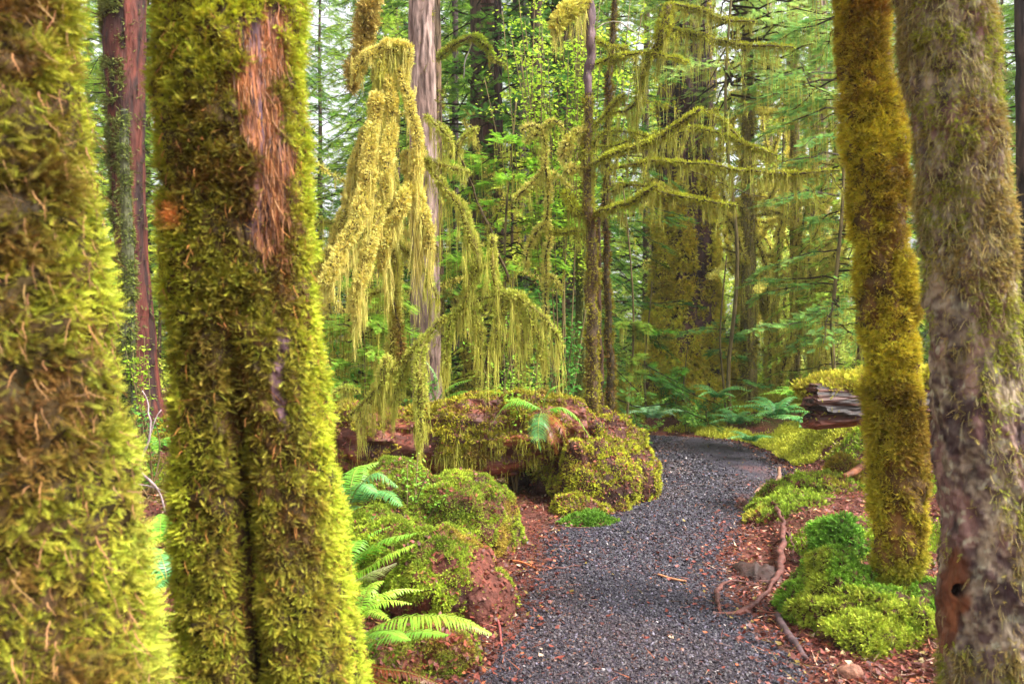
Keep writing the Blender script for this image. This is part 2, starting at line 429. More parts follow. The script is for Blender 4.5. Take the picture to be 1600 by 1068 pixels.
# T2 - twin trunk with a bare orange streak
def strip2(px, py):
    return np.clip(sst(1, .45, np.abs(px - (402 + .06 * py + 10 * np.sin(py * .031) + 6 * np.sin(py * .083))) / (50 - .05 * py)) * sst(440, 330, py) * sst(-5, 50, py), 0, 1)
def rf2(TH, Z):
    d = np.sin(TH) ; th0 = -math.pi / 2 + .12
    dth = (TH - th0)
    dep = sst(1.7, 1.2, Z) * .6
    return 1 + .03 * np.cos(3 * TH) - dep * np.exp(-(dth / .16) ** 2) - .035 * (fbm(np.stack([TH.ravel() * 9, Z.ravel() * .8, TH.ravel() * 0], 1), 3, 5).reshape(TH.shape) - .5) * sst(1.4, 1.6, Z) + dep * .2 * np.exp(-((np.abs(dth) - .7) / .4) ** 2)
V, T, o = trunk_px([(0, 226, 484), (200, 228, 489), (400, 240, 500), (540, 252, 512), (800, 264, 542), (1068, 268, 578), (1255, 250, 620)], 2.6, .034, nth=360, nz=380, rf=rf2, amp=.08, nsc=6, seed=8)
bmp_ = 1 - strip2(*proj(V)); V[:, 1] += (fbm(V, 24, 5) - .5) * .045 * bmp_; V[:, 0] += (fbm(V, 22, 6) - .5) * .03 * bmp_
t = thing('mossy_tree', 'twin fused trunk with a bare orange bark streak, right of the leftmost trunk', 'tree', o)
def narrow2(px, py): return sst(12, 5, np.abs(px - 437 - 6 * np.sin(py * .05))) * sst(490, 530, py) * sst(690, 640, py)
px, py = proj(V); C = mixc(DK * .7, BR * .5, fbm(V, 9, 1)); s_ = np.maximum(strip2(px, py), narrow2(px, py))
C = mixc(C, mixc(mixc(lin(96, 70, 76), lin(150, 92, 54), sst(.35, .7, fbm(V * [1, 1, .14], 34, 7))), lin(60, 40, 40), sst(.58, .75, fbm(V * [1, 1, .12], 48, 17))), s_)
mk('trunk', V, T, C, M_BARKC, t, True, o)
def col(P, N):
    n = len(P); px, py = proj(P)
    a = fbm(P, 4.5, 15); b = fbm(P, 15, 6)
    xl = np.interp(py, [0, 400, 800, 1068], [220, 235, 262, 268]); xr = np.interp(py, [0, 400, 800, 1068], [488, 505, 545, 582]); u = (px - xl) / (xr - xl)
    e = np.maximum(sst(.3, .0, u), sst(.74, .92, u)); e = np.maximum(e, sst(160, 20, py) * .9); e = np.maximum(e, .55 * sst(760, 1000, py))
    c = mixc(mixc(BR * .5, OL * .62, sst(.35, .75, a)), YG, np.clip(.9 * e + .25 * (a - .5) + rng.normal(0, .08, n), 0, 1)); c = mixc(c, lin(158, 174, 52), sst(.84, .98, u) * .8)  # side light put into the moss colour: dark middle, bright rims
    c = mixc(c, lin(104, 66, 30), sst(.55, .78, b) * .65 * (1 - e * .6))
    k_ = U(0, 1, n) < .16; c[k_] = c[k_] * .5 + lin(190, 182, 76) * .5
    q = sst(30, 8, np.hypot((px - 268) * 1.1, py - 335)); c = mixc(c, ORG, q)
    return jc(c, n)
def wf(M, N):
    px, py = proj(M); z = np.where((M[:, 2] > .25) & (M[:, 2] < 2.9), 1, .12)
    dth = np.arctan2(M[:, 1] - 2.6, M[:, 0] - np.interp(M[:, 2], [.3, 1.5], [-.79, -.87])) + 1.45
    z = z * (1 - .92 * np.exp(-(dth / .11) ** 2) * sst(1.6, 1.3, M[:, 2])) * sst(.0, .12, strip2(px, py) * 0 + 1)
    return z * (1 - .985 * sst(.1, .9, strip2(px, py) + 1.3 * (fbm(M, 14, 66) - .5) * (strip2(px, py) > .02))) * (1 - .9 * narrow2(px, py)) * (1 - .97 * sst(14, 9, np.hypot(px - 305, py - 785)))
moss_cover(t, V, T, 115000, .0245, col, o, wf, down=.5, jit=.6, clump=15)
a = Acc(); wfs = lambda M, N: np.maximum(strip2(*proj(M)) + .0, .0)
P, N = sample(V, T, 1700, wfs); n = len(P); px, py = proj(P)
k = U(0, 1, n) < 1 - .75 * sst(14, 6, np.abs(px - 400)); P, N = P[k], N[k]; n = len(P)
inst(a, FIBRE, P + N * .004, unit(N * .07 + [0, 0, -.9] + rng.normal(0, .09, P.shape) * (1 + 2 * (U(0, 1, (n, 1)) < .15))), np.stack([np.full(n, .0032)] * 2 + [U(.03, .1, n)], 1), jc(mixc(lin(180, 118, 66), lin(88, 54, 38), U(0, 1, n)), n), roll=1.5)
a.build('peeling_bark', M_LITT, t, o)
c0 = P3(305, 785, 2.6) - np.array([0, .28, 0])
# knot hole in the left lobe
a = Acc(); th = np.linspace(0, 2 * math.pi, 17)[:-1]
for q, (rr, dy) in enumerate(((.028, -.012), (.018, -.004), (.012, .02))):
    pass
# wisps over the moss
a = Acc(); P, N = sample(V, T, 1500, wf); n = len(P)
inst(a, WISP, P + N * .015, unit(N * .3 + [0, 0, -.8] + rng.normal(0, .4, P.shape)), np.stack([np.full(n, .0025)] * 2 + [U(.02, .06, n)], 1), jc(mixc(BR, ORG, U(0, .6, n)), n))
a.build('hanging_moss', M_HANG, t, o)

# T7 - slim fully mossed trunk on the right
def rf7(TH, Z): return 1 + .25 * sst(.45, .0, Z) * (1 + .5 * np.cos(4 * TH))
V, T, o = trunk_px([(0, 1292, 1392), (150, 1304, 1416), (300, 1316, 1432), (500, 1334, 1444), (700, 1347, 1456), (900, 1350, 1460), (978, 1345, 1470)], 4.2, .045, nth=130, nz=240, rf=rf7, amp=.1, seed=5)
V[:, 1] += (fbm(V, 16, 5) - .5) * .06; V[:, 0] += (fbm(V, 15, 6) - .5) * .05
t = thing('mossy_tree', 'slim trunk wrapped in olive and yellow moss, left of the pale bark trunk', 'tree', o)
mk('trunk', V, T, mixc(DK, BR, fbm(V, 9, 1)), M_BARKC, t, True, o)
def col(P, N):
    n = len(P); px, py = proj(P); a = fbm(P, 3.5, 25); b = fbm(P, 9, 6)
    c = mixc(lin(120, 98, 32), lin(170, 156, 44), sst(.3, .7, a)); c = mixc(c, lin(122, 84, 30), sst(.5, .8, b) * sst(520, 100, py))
    c = mixc(c, lin(190, 180, 50), sst(.0, .9, -N[:, 0]) * .6); c = mixc(c, lin(130, 150, 36), sst(820, 960, py) * .7); return jc(c, n)  # left-facing moss lightened first: light on that side put into the colour
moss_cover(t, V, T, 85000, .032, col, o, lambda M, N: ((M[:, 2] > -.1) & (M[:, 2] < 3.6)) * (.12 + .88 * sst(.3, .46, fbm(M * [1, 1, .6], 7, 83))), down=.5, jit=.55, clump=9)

# T8 - pale bark trunk at right edge
V, T, o = trunk_px([(0, 1400, 1552), (300, 1433, 1582), (550, 1448, 1602), (800, 1462, 1640), (1068, 1464, 1690), (1225, 1440, 1740)], 2.7, .01, nth=260, nz=520, amp=.05, nsc=9, seed=12)
t = thing('old_tree', 'out-of-focus lichen grey bark trunk with an orange knot hole at the right edge', 'tree', o)
def patch8(px, py): return np.clip(sst(1.15, .75, np.hypot((px - 1492) / 26, (py - 918) / 56) + .5 * (fbm(np.c_[px, py, px * 0], .05, 3) - .5)) + .7 * sst(1.1, .7, np.hypot((px - 1478) / 20, (py - 985) / 45)), 0, 1)
px, py = proj(V); a_ = fbm(V, 9, 33); b_ = fbm(V, 24, 34)
C = mixc(lin(84, 66, 62), lin(150, 134, 112), sst(.3, .7, .5 * b_ + .5 * fbm(V, 60, 35))); C = mixc(C, lin(122, 88, 84), sst(.45, .7, a_) * .8)
C = mixc(C, lin(176, 172, 146), sst(.7, .8, fbm(V, 34, 4)) * .6)
C = mixc(C, lin(62, 46, 48), sst(.55, .72, fbm(V * [1, 1, .6], 17, 55)) * .9 * sst(450, 650, py))
C = mixc(C, mixc(lin(134, 82, 52), lin(72, 42, 30), fbm(V * [1, 1, .3], 30, 2)), patch8(px, py))
hole = np.hypot(px - 1502, py - 924); C = mixc(C, lin(30, 14, 10), sst(14, 9, hole))
V[:, 1] += .05 * sst(15, 5, hole)
k = np.arange(len(V)) < len(V) - 1
bmp = (fbm(V * [1, 1, .5], 22, 71) - .5) * .035 + (fbm(V, 60, 72) - .5) * .012; rad = unit((V - np.c_[np.interp(V[:, 2], [0, 3.2], [1.72, 1.45]), np.full(len(V), 2.7), V[:, 2]])); V[k] += (rad * bmp[:, None])[k]
mk('trunk', V, T, C, M_BARKC, t, True, o)
def wf(M, N):
    px, py = proj(M); e = sst(1470, 1530, px - (py) * .06)
    m = sst(.3, .85, .5 * fbm(M, 6, 61) + .5 * fbm(M, 19, 62) + .24 * e + .3 * sst(480, 330, py) - .3 * sst(430, 620, py) + .4 * sst(960, 1050, py)); z = np.where((M[:, 2] > .25) & (M[:, 2] < 2.9), 1, .2)
    return (.004 + m) * z * (1 - patch8(px, py))
def col(P, N):
    n = len(P); c = mixc(lin(176, 156, 84), lin(122, 104, 50), fbm(P, 8, 2)); c = mixc(c, lin(150, 156, 48), sst(.42, .62, fbm(P, 5, 22))); return jc(c, n)
moss_cover(t, V, T, 34000, .018, col, o, wf, down=.6, jit=.4, clump=14)
a = Acc(); P, N = sample(V, T, 10000, wf); n = len(P)
inst(a, WISP, P + N * .004, unit(N * .3 + [0, 0, -.8] + rng.normal(0, .25, P.shape)), np.stack([np.full(n, .0022)] * 2 + [U(.02, .06, n)], 1), jc(mixc(lin(180, 166, 110), lin(128, 112, 70), U(0, 1, n)), n))
a.build('hanging_moss', M_HANG, t, o)

# ------------------------------------------------------------------ limbs: pixel polylines given a real distance
def limb(parent, name, pts, D, origin, moss=260, msize=.03, hang=.0, hn=120, cm=YG, cm2=OL, ch=None, bark=lin(74, 58, 30), core=.55, mat=None, hw=.0038, seg=9, tpl=SP_MD, hz=(0, 1), build=True, hrand=2., twigs=0, surf=.5):
    """pts: (px, py, r_px[, dD]).  branch mesh > moss > and hanging_moss as sub-parts"""
    Q = np.array([list(P3(p[0], p[1], D + (p[3] if len(p) > 3 else 0))) + [p[2] / F * D] for p in pts])
    ln = np.linalg.norm(np.diff(Q[:, :3], axis=0), axis=1).sum(); m = max(6, int(ln / .05))
    Q = catmull(Q, m); Cn = Q[:, :3].copy(); r = np.maximum(Q[:, 3] * .85, .002)
    r = r * (.68 + .64 * fbm(Cn, 7, 141)); wob = (np.stack([fbm(Cn, 5, 90 + i) for i in range(3)], 1) - .5) * np.minimum(.06, .25 * ln); wob *= np.sin(np.linspace(0, math.pi, m))[:, None] ** .5; Cn = Cn + wob
    V, T = tube(Cn, r * core, seg, .25, 14, 3)
    Cc = mixc(bark, bark * .5, fbm(V, 20, 3))
    o = mk(name, V, T, Cc, mat or M_BARK, parent, True, origin)
    ns = int(moss * ln * (.35 + r.mean() / .035))
    if ns > 0:
        Vm, Tm = tube(Cn, r * .85, 10, .5, 22, 5)
        P, N = sample(Vm, Tm, ns, None, False); c = mixc(cm, cm2, np.clip(fbm(P, 7, 4) + rng.normal(0, .18, ns) - .25 * N[:, 2], 0, 1))
        a = Acc(); Z = unit(N * .9 + np.array([0, 0, -.1]) + rng.normal(0, .4, P.shape))
        inst(a, tpl, P, Z, msize * U(.5, 1.3, ns) * (.6 + .8 * fbm(P, 12, 8)), jc(c, ns, .12), roll=1.5, tip=.35); a.build('moss', M_MOSS, o, origin)
    if twigs:
        a = Acc(); b_ = Acc()
        for k in range(int(twigs * ln) + 1):
            i = int(U(.15, .98) * (m - 1)); L = U(.12, .5); d = unit(np.array([rng.normal(0, 1), rng.normal(0, .7), rng.normal(.1, .4)]))
            s_ = np.linspace(0, 1, 9)[:, None]; Q_ = Cn[i] + d * L * s_ + np.array([0, 0, -L * U(.2, .8)]) * s_ ** 2 + rng.normal(0, .008, (9, 3))
            v_, t_ = tube(Q_, np.linspace(.005, .002, 9), 4, 0); b_.add(v_, t_, bark)
            n_ = int(L * 320); j = rng.integers(0, 9, n_); p_ = Q_[j] + rng.normal(0, .01, (n_, 3))
            inst(a, SP_LO, p_, unit(rng.normal(0, 1, (n_, 3)) + [0, 0, -.5]), U(.012, .03, n_), jc(mixc(cm, cm2, U(0, 1, n_)), n_), roll=2)
            n_ = int(L * 90); j = rng.integers(0, 9, n_); L_ = U(0, 1, n_) ** 2 * .22 + .03
            inst(a, WISP, Q_[j], unit(rng.normal(0, .1, (n_, 3)) + [0, 0, -1]), np.stack([np.full(n_, .004)] * 2 + [L_], 1), jc(mixc(ch if ch is not None else cm, cm2, U(0, .6, n_)), n_), roll=3, up=(0, 1, 0))
        b_.build('twig', M_BARK, o, origin); a.build('twig_moss', M_HANG, o, origin)
    if hang > 0:
        nk = max(3, int(hn * ln / 7)); K_ = 14; tk_ = np.sort(U(hz[0], hz[1], nk)); t = np.clip(np.repeat(tk_, K_) + rng.normal(0, .006 / max(ln, .1), nk * K_), 0, .999); nh = len(t)
        i = np.clip((t * (m - 1)).astype(int), 0, m - 2); f = t * (m - 1) - i
        P = Cn[i] * (1 - f)[:, None] + Cn[i + 1] * f[:, None]; rr = r[i]
        off = np.repeat(rng.normal(0, surf, (nk, 3)), K_, 0) * rr[:, None]; P = P + off + rng.normal(0, .007, P.shape); cl = fbm(P * [1, 1, .3], 9, 51)
        Lk = np.repeat(.12 + 1.25 * U(0, 1, nk) ** hrand, K_); up_ = U(0, 1, nh); L = hang * Lk * (.3 + 1.2 * cl ** 1.5)
        P[:, 2] -= L * .75 * up_; L = L * (.3 + .45 * (1 - up_)) + .02
        c = mixc(ch if ch is not None else cm, cm2, np.clip(np.repeat(U(0, .9, nk), K_) + rng.normal(0, .1, nh), 0, 1))
        a = Acc(); inst(a, WISP, P, unit(np.array([0, 0, -1.]) + rng.normal(0, .09, P.shape)), np.stack([np.full(nh, hw), np.full(nh, hw), L], 1), jc(c, nh, .14), roll=3, tip=.2, up=(0, 1, 0))
        a.build('hanging_moss', M_HANG, o, origin)
    return o

# --- draped maple in the centre left
HG = lin(190, 186, 84); HP = lin(218, 208, 116); HB = lin(150, 140, 52)
D = 6.3; o = P3(598, 650, D + .3); o[2] = .7
t = thing('draped_maple', 'leaning maple smothered in pale hanging moss in front of the pinkish trunk', 'tree', o)
limb(t, 'trunk', [(560, 660, 12, .35), (610, 560, 11, .3), (618, 440, 12, .2), (612, 320, 15, .15), (600, 200, 10, .1), (592, 110, 12, 0), (606, 84, 12, 0), (634, 78, 9, 0)], D, o, 1500, .024, .4, 700, HP, HG, HG, lin(120, 108, 44))
K = dict(moss=3600, msize=.024, hn=560, cm=HP, cm2=lin(204, 188, 98), ch=HP, bark=lin(110, 96, 44), surf=.8, hw=.0034)
limb(t, 'branch', [(556, 118, 8), (570, 96, 10), (590, 78, 11), (612, 70, 9), (634, 74, 7), (639, 100, 5)], D, o, hang=.26, **K)
limb(t, 'branch', [(590, 150, 11, -.1), (580, 230, 11, -.2), (570, 300, 13, -.3), (548, 360, 14, -.4), (524, 405, 12, -.5), (508, 445, 8, -.6)], D, o, hang=.26, **K)
limb(t, 'branch', [(606, 120, 9), (614, 190, 9, -.1), (604, 270, 9, -.2), (592, 340, 11, -.25), (574, 400, 11, -.35), (560, 450, 8, -.4), (556, 500, 5, -.4)], D, o, hang=.3, **K)
limb(t, 'branch', [(626, 110, 8), (640, 170, 8, -.1), (654, 226, 9, -.1), (645, 280, 11, -.1), (628, 325, 10, -.2), (606, 362, 10, -.2), (598, 420, 7, -.2)], D, o, hang=.4, **K)
limb(t, 'branch', [(572, 200, 7, .1), (556, 260, 8, .1), (545, 320, 10, .1), (528, 370, 10), (508, 402, 8), (490, 430, 6)], D, o, hang=.4, **K)
limb(t, 'branch', [(635, 240, 10), (652, 300, 11, -.1), (664, 350, 11, -.1), (672, 390, 8, -.1)], D, o, hang=.6, **K)
K2 = dict(moss=2000, msize=.022, cm=YB, cm2=HG, ch=HG, bark=lin(120, 108, 44), surf=.8, hw=.0032)
limb(t, 'branch', [(652, 228, 9), (684, 278, 6), (716, 322, 8), (738, 370, 11), (745, 402, 13), (732, 448, 9), (722, 484, 8)], D, o, hang=.45, hn=420, **K2)
limb(t, 'branch', [(620, 380, 6), (648, 405, 5), (670, 430, 5), (682, 470, 3)], D, o, hang=.35, hn=460, **K2)
limb(t, 'branch', [(798, 460, 8), (768, 462, 7), (730, 478, 8), (695, 500, 7), (664, 528, 8), (630, 562, 6), (602, 590, 7), (575, 622, 6), (548, 648, 4)], D, o, hang=.3, hn=240, **K2)
limb(t, 'branch', [(664, 526, 9), (655, 570, 9, -.1), (655, 620, 10, -.15), (655, 665, 7, -.15), (653, 690, 4, -.15)], D, o, hang=.32, hn=520, **K2)
limb(t, 'branch', [(725, 480, 7), (705, 500, 8), (700, 540, 7), (698, 575, 4)], D, o, hang=.4, hn=520, **K2)
limb(t, 'branch', [(798, 460, 7), (782, 485, 8), (774, 520, 7), (772, 550, 4)], D, o, hang=.45, hn=640, **K2)
limb(t, 'branch', [(798, 460, 8), (822, 478, 8), (838, 515, 8), (846, 560, 6)], D, o, hang=.55, hn=300, **K2)
limb(t, 'branch', [(800, 462, 6), (812, 500, 7), (815, 545, 5)], D, o, hang=.5, hn=420, **K2)
limb(t, 'branch', [(808, 466, 6), (845, 490, 6), (868, 520, 4), (878, 545, 3)], D, o, hang=.5, hn=360, **K2)
limb(t, 'branch', [(740, 484, 5), (752, 520, 6), (750, 560, 4)], D, o, hang=.4, hn=520, **K2)
limb(t, 'branch', [(780, 462, 7), (770, 430, 8), (768, 395, 8), (770, 370, 6)], D, o, hang=.3, hn=180, **K2)
limb(t, 'branch', [(702, 210, 5, .2), (724, 256, 4, .2), (748, 318, 5, .2), (772, 378, 5, .1), (796, 440, 5)], D, o, moss=500, msize=.02, hang=.12, hn=70, cm=OL, cm2=DK, ch=HG)
limb(t, 'branch', [(664, 180, 3), (684, 196, 6), (702, 214, 8), (704, 240, 4)], D, o, hang=.3, hn=520, **K2)
limb(t, 'branch', [(748, 200, 3, .2), (734, 208, 6, .2), (722, 222, 6, .2), (714, 240, 4, .2)], D, o, hang=.2, hn=460, **K2)
limb(t, 'branch', [(668, 250, 4), (700, 262, 5), (735, 270, 3)], D, o, hang=.3, hn=520, **K2)
limb(t, 'branch', [(612, 455, 5), (622, 510, 5), (628, 565, 5)], D, o, hang=.2, hn=100, moss=1200, msize=.03, cm=OL, cm2=BR, ch=HG)
limb(t, 'branch', [(598, 600, 8, -.1), (600, 570, 8, -.1), (608, 558, 6, -.1)], D, o, hang=.2, hn=520, **K2)
limb(t, 'branch', [(560, 612, 5), (540, 606, 5), (522, 612, 4)], D, o, hang=.2, hn=420, **K2)
limb(t, 'branch', [(640, 560, 5), (622, 600, 6), (614, 632, 6)], D, o, hang=.2, hn=420, **K2)
limb(t, 'branch', [(560, 470, 4), (590, 455, 7), (612, 452, 5)], D, o, hang=.2, hn=420, **K2)
limb(t, 'branch', [(520, 350, 4), (505, 344, 4), (480, 350, 4)], D, o, hang=.3, hn=420, **K2)
limb(t, 'branch', [(545, 480, 5), (556, 492, 5), (548, 520, 4)], D, o, hang=.3, hn=420, **K2)
# brown mossy limb coming down from above
o = P3(560, 150, 6.6)
t = thing('hanging_limb', 'brown moss-shagged limb dangling from above beside the maple top', 'branch', P3(592, -60, 6.6))
limb(t, 'branch', [(600, -90, 10), (584, 0, 11), (566, 60, 12), (554, 110, 9), (551, 140, 4)], 6.6, t.location, 2000, .05, .12, 240, lin(196, 176, 96), lin(136, 116, 56), lin(176, 150, 80))

# --- slim stem pair on the mound with long mossy boughs
D = 8.0; MB = lin(176, 174, 58); bb = lin(86, 66, 70)
o = P3(925, 640, D)
t = thing('slender_tree', 'slim straight stem, bare and purplish at the top, mossy below, on the mound', 'tree', o, 'slim mossy stems on the mound')
limb(t, 'trunk', [(923, -60, 8), (922, 60, 8), (919, 150, 8)], D, o, 60, .02, 0, 0, MB, OL, None, lin(110, 88, 92), .95)
limb(t, 'trunk', [(919, 150, 9), (919, 250, 10), (921, 350, 11), (924, 480, 12), (926, 560, 12), (925, 645, 13)], D, o, 900, .03, .2, 60, MB, BR, HG, lin(92, 72, 50), .85)
KB = dict(twigs=5, moss=1700, msize=.024, cm=lin(184, 190, 58), cm2=OL, ch=lin(190, 190, 92))
limb(t, 'branch', [(922, 260, 6), (960, 240, 7, -.2), (1010, 222, 6, -.4), (1056, 198, 5, -.5), (1094, 170, 4, -.6)], D, o, hang=.22, hn=380, **KB)
limb(t, 'branch', [(924, 336, 5), (960, 324, 6, -.2), (998, 310, 6, -.3), (1027, 290, 4, -.4)], D, o, hang=.22, hn=380, **KB)
limb(t, 'branch', [(915, 6, 5), (893, 14, 12, -.1), (874, 32, 11, -.2), (866, 48, 6, -.2)], D, o, hang=.45, hn=500, moss=1500, msize=.045, cm=lin(210, 196, 92), cm2=HG, ch=HP)
limb(t, 'branch', [(916, 204, 4), (896, 214, 7), (882, 230, 7), (876, 246, 4)], D, o, hang=.25, hn=500, moss=1500, msize=.04, cm=HP, cm2=HG, ch=HP)
limb(t, 'branch', [(916, 262, 3), (898, 268, 6), (884, 270, 5)], D, o, hang=.3, hn=500, moss=1500, msize=.035, cm=HP, cm2=HG, ch=HP)
limb(t, 'branch', [(918, 340, 5), (900, 328, 6), (888, 308, 7), (884, 300, 5)], D, o, hang=.4, hn=500, moss=1500, msize=.035, cm=YG, cm2=OL, ch=HG)
limb(t, 'branch', [(920, 206, 4), (946, 180, 5), (964, 160, 5), (976, 148, 3)], D, o, hang=.15, hn=160, **KB)
limb(t, 'branch', [(928, 48, 2), (948, 36, 2), (972, 36, 2), (996, 52, 2)], D, o, moss=20, msize=.015, bark=lin(170, 160, 140))
limb(t, 'branch', [(916, 360, 2), (880, 364, 3), (858, 360, 2)], D, o, hang=.08, hn=80, **KB)
o = P3(952, 645, D + .3)
t = thing('slender_tree', 'darker slim stem just right of the purplish bare-topped stem, with long mossy boughs', 'tree', o, 'slim mossy stems on the mound')
limb(t, 'trunk', [(964, -60, 4), (957, 60, 5), (950, 160, 6), (948, 300, 7), (949, 450, 7), (953, 560, 8), (953, 650, 9)], D + .3, o, 700, .03, .12, 60, OL, BR, HG, lin(70, 58, 36), .85)
limb(t, 'branch', [(950, 266, 4), (1010, 254, 4, -.1), (1080, 256, 4, -.3), (1160, 266, 4, -.4), (1240, 271, 3, -.4), (1312, 266, 2, -.4)], D, o, hang=.26, hn=400, **KB)
limb(t, 'branch', [(955, 98, 3), (975, 86, 4, -.1), (1000, 79, 4, -.2), (1040, 88, 3, -.2), (1075, 98, 3)], D, o, hang=.14, hn=180, **KB)
limb(t, 'branch', [(932, 100, 3), (960, 88, 3), (985, 82, 3)], D, o, hang=.1, hn=120, **KB)
limb(t, 'branch', [(950, 180, 3), (990, 165, 4), (1004, 110, 10, -.1), (1030, 60, 13, -.2), (1046, 8, 9, -.2)], D, o, hang=.35, hn=460, **KB)
limb(t, 'branch', [(930, 60, 3), (950, 72, 4), (980, 78, 4)], D, o, hang=.1, hn=120, **KB)
limb(t, 'branch', [(955, 205, 3), (990, 205, 3), (1030, 218, 3), (1075, 205, 3)], D, o, hang=.22, hn=380, **KB)
limb(t, 'branch', [(955, 300, 3), (990, 290, 4), (1040, 303, 4), (1090, 311, 4), (1150, 322, 3)], D, o, hang=.22, hn=380, **KB)
limb(t, 'branch', [(1046, 5, 4, .3), (1086, 16, 5, .3), (1130, 30, 4, .3), (1180, 34, 3, .3)], D, o, hang=.22, hn=380, **KB)
limb(t, 'branch', [(1036, 40, 4), (1080, 54, 5), (1130, 64, 5), (1190, 72, 4), (1240, 74, 2)], D + .4, o, hang=.26, hn=400, **KB)
limb(t, 'branch', [(1066, 200, 3), (1116, 206, 4), (1172, 226, 4), (1214, 244, 2)], D + .2, o, hang=.26, hn=400, **KB)
limb(t, 'branch', [(1108, 178, 4), (1146, 204, 4), (1178, 236, 3)], D + .2, o, hang=.15, hn=160, **KB)
limb(t, 'branch', [(1066, 262, 2), (1110, 280, 2), (1160, 298, 2), (1196, 308, 1)], D - .2, o, hang=.1, hn=80, moss=200, msize=.02, cm=OL, cm2=BR, bark=lin(60, 44, 30))
limb(t, 'branch', [(945, 205, 3), (930, 225, 3), (960, 228, 3), (1000, 206, 3)], D, o, hang=.12, hn=160, **KB)
o = P3(937, 640, D + .5)
t = thing('slender_tree', 'shadowed brown stem squeezed between the two slim mossy stems on the mound', 'tree', o, 'slim mossy stems on the mound')
limb(t, 'trunk', [(936, 330, 4), (935, 450, 5), (938, 560, 6), (938, 648, 7)], D + .5, o, 300, .025, 0, 0, OL, BR, None, lin(84, 58, 44), .9)
# pale thin stem
D = 8.6; o = P3(851, 610, D)
t = thing('mossy_sapling', 'pale thread-thin mossy sapling with drooping top, between the maple and the slim stems', 'tree', o)
limb(t, 'trunk', [(846, 200, 2), (853, 240, 4), (856, 330, 5), (853, 420, 5), (851, 500, 4), (851, 610, 4)], D, o, 1000, .035, .2, 70, HP, HG, HG)
for q in ([(850, 210, 3), (835, 198, 4), (815, 204, 3)], [(852, 215, 3), (838, 212, 4), (822, 224, 3)], [(853, 262, 3), (830, 285, 4), (805, 312, 3)],
          [(854, 350, 3), (838, 360, 5), (826, 390, 4), (822, 420, 2)], [(854, 430, 2), (868, 440, 3), (878, 455, 2)], [(854, 280, 2), (870, 272, 2), (890, 295, 2)], [(848, 205, 3), (862, 190, 3), (880, 200, 2)]):
    limb(t, 'branch', q, D, o, hang=.25, hn=260, moss=1200, msize=.035, cm=HP, cm2=HG, ch=HG)

# ------------------------------------------------------------------ background trunks
def bark_tree(name, label, edges, D, colA, colB, mosscol=None, mossn=0, msize=.06, group=None, top=None, amp=.06, wf=None, rf=None, mossname='moss', nth=84, nz=160, gz=None, seed=1):
    e = np.array(edges); X = ((e[-1, 1] + e[-1, 2]) / 2 - CX) / F * D
    g_ = gh1(X, D) if gz is None else gz
    V, T, o = trunk_px(edges, D, 0, nth, nz, top, rf, amp, 5, seed, -.2, g_)
    t = thing(name, label, 'tree', o, group)
    g3 = fbm(V * [1, 1, .12], 16, 3); rd = V - np.array([o[0], D, 0]) * [1, 1, 0]; rd[:, 2] = 0; V = V - unit(rd) * (sst(.5, .75, g3) * .03 * min(1, D / 12))[:, None]
    C = mixc(colA, colB, np.clip(.3 + .7 * fbm(V * [1, 1, .2], 9, 3) * 1.2 + .9 * sst(.5, .7, g3) - .2, 0, 1))
    mk('trunk', V, T, C, M_BARK, t, True, o)
    if mossn:
        def col(P, N): n = len(P); return jc(mixc(mosscol[0], mosscol[1], fbm(P, 3, 6)), n)
        moss_cover(t, V, T, mossn, msize, col, o, wf or zw(0, 9), tpl=SP_MD, clump=5, name=mossname)
    return t
def bands(thr, z1=99): return lambda M, N: sst(thr, thr + .15, fbm(M, 2.2, 44)) * (M[:, 2] < z1) + .01
PG = (lin(150, 150, 60), lin(100, 96, 40))
bark_tree('pink_bark_tree', 'straight pinkish grey trunk directly behind the draped maple', [(0, 637, 678), (300, 640, 686), (600, 643, 690), (640, 636, 698)], 11, lin(176, 150, 142), lin(120, 96, 88), PG, 1500, .05, wf=bands(.72), seed=4)
bark_tree('brown_bark_tree', 'narrow brown trunk hugging the right side of the pinkish trunk', [(0, 668, 688), (300, 672, 692), (600, 676, 696)], 11.8, lin(120, 92, 70), lin(74, 58, 40), PG, 2500, .05, wf=bands(.5))
o_ = P3(690, 640, 11.2)
tb = thing('mossy_bough', 'green mossed bough arching right from behind the pinkish trunk near the top', 'branch', P3(684, 88, 11.2))
limb(tb, 'branch', [(684, 92, 5), (706, 72, 6), (736, 60, 7), (756, 72, 6), (772, 92, 3), (796, 106, 2)], 11.2, tb.location, 1200, .04, .2, 160, lin(140, 160, 44), OL, HG)
limb(tb, 'branch', [(738, 62, 2), (730, 90, 2), (724, 122, 2)], 11.2, tb.location, 60, .02, bark=lin(170, 160, 150))
bark_tree('red_bark_tree', 'reddish brown furrowed trunk behind and right of the pinkish one', [(0, 750, 778), (300, 752, 780), (600, 755, 786)], 15, lin(120, 78, 66), lin(62, 40, 36))
bark_tree('dark_tree', 'shadowy dark trunk between the reddish trunk and the pale thin sapling', [(0, 800, 826), (300, 800, 826), (600, 796, 830)], 17, lin(70, 56, 50), lin(34, 28, 26))
bark_tree('dark_tree', 'wide dark brown trunk behind the slim stems, left of them', [(0, 862, 902), (300, 866, 902), (600, 862, 908)], 14, lin(100, 70, 62), lin(44, 34, 32), PG, 2500, .06, wf=bands(.58, 3.0))
bark_tree('mossy_tree', 'green-washed round trunk low behind the slim stems on the mound', [(330, 900, 925), (500, 899, 926), (640, 894, 928)], 10, lin(104, 112, 46), lin(66, 74, 32), PG, 9000, .03, top=12)
bark_tree('dark_tree', 'thin dark trunk half hidden behind the hanging moss curtain', [(0, 772, 784), (600, 770, 790)], 13, lin(80, 52, 46), lin(40, 28, 26))
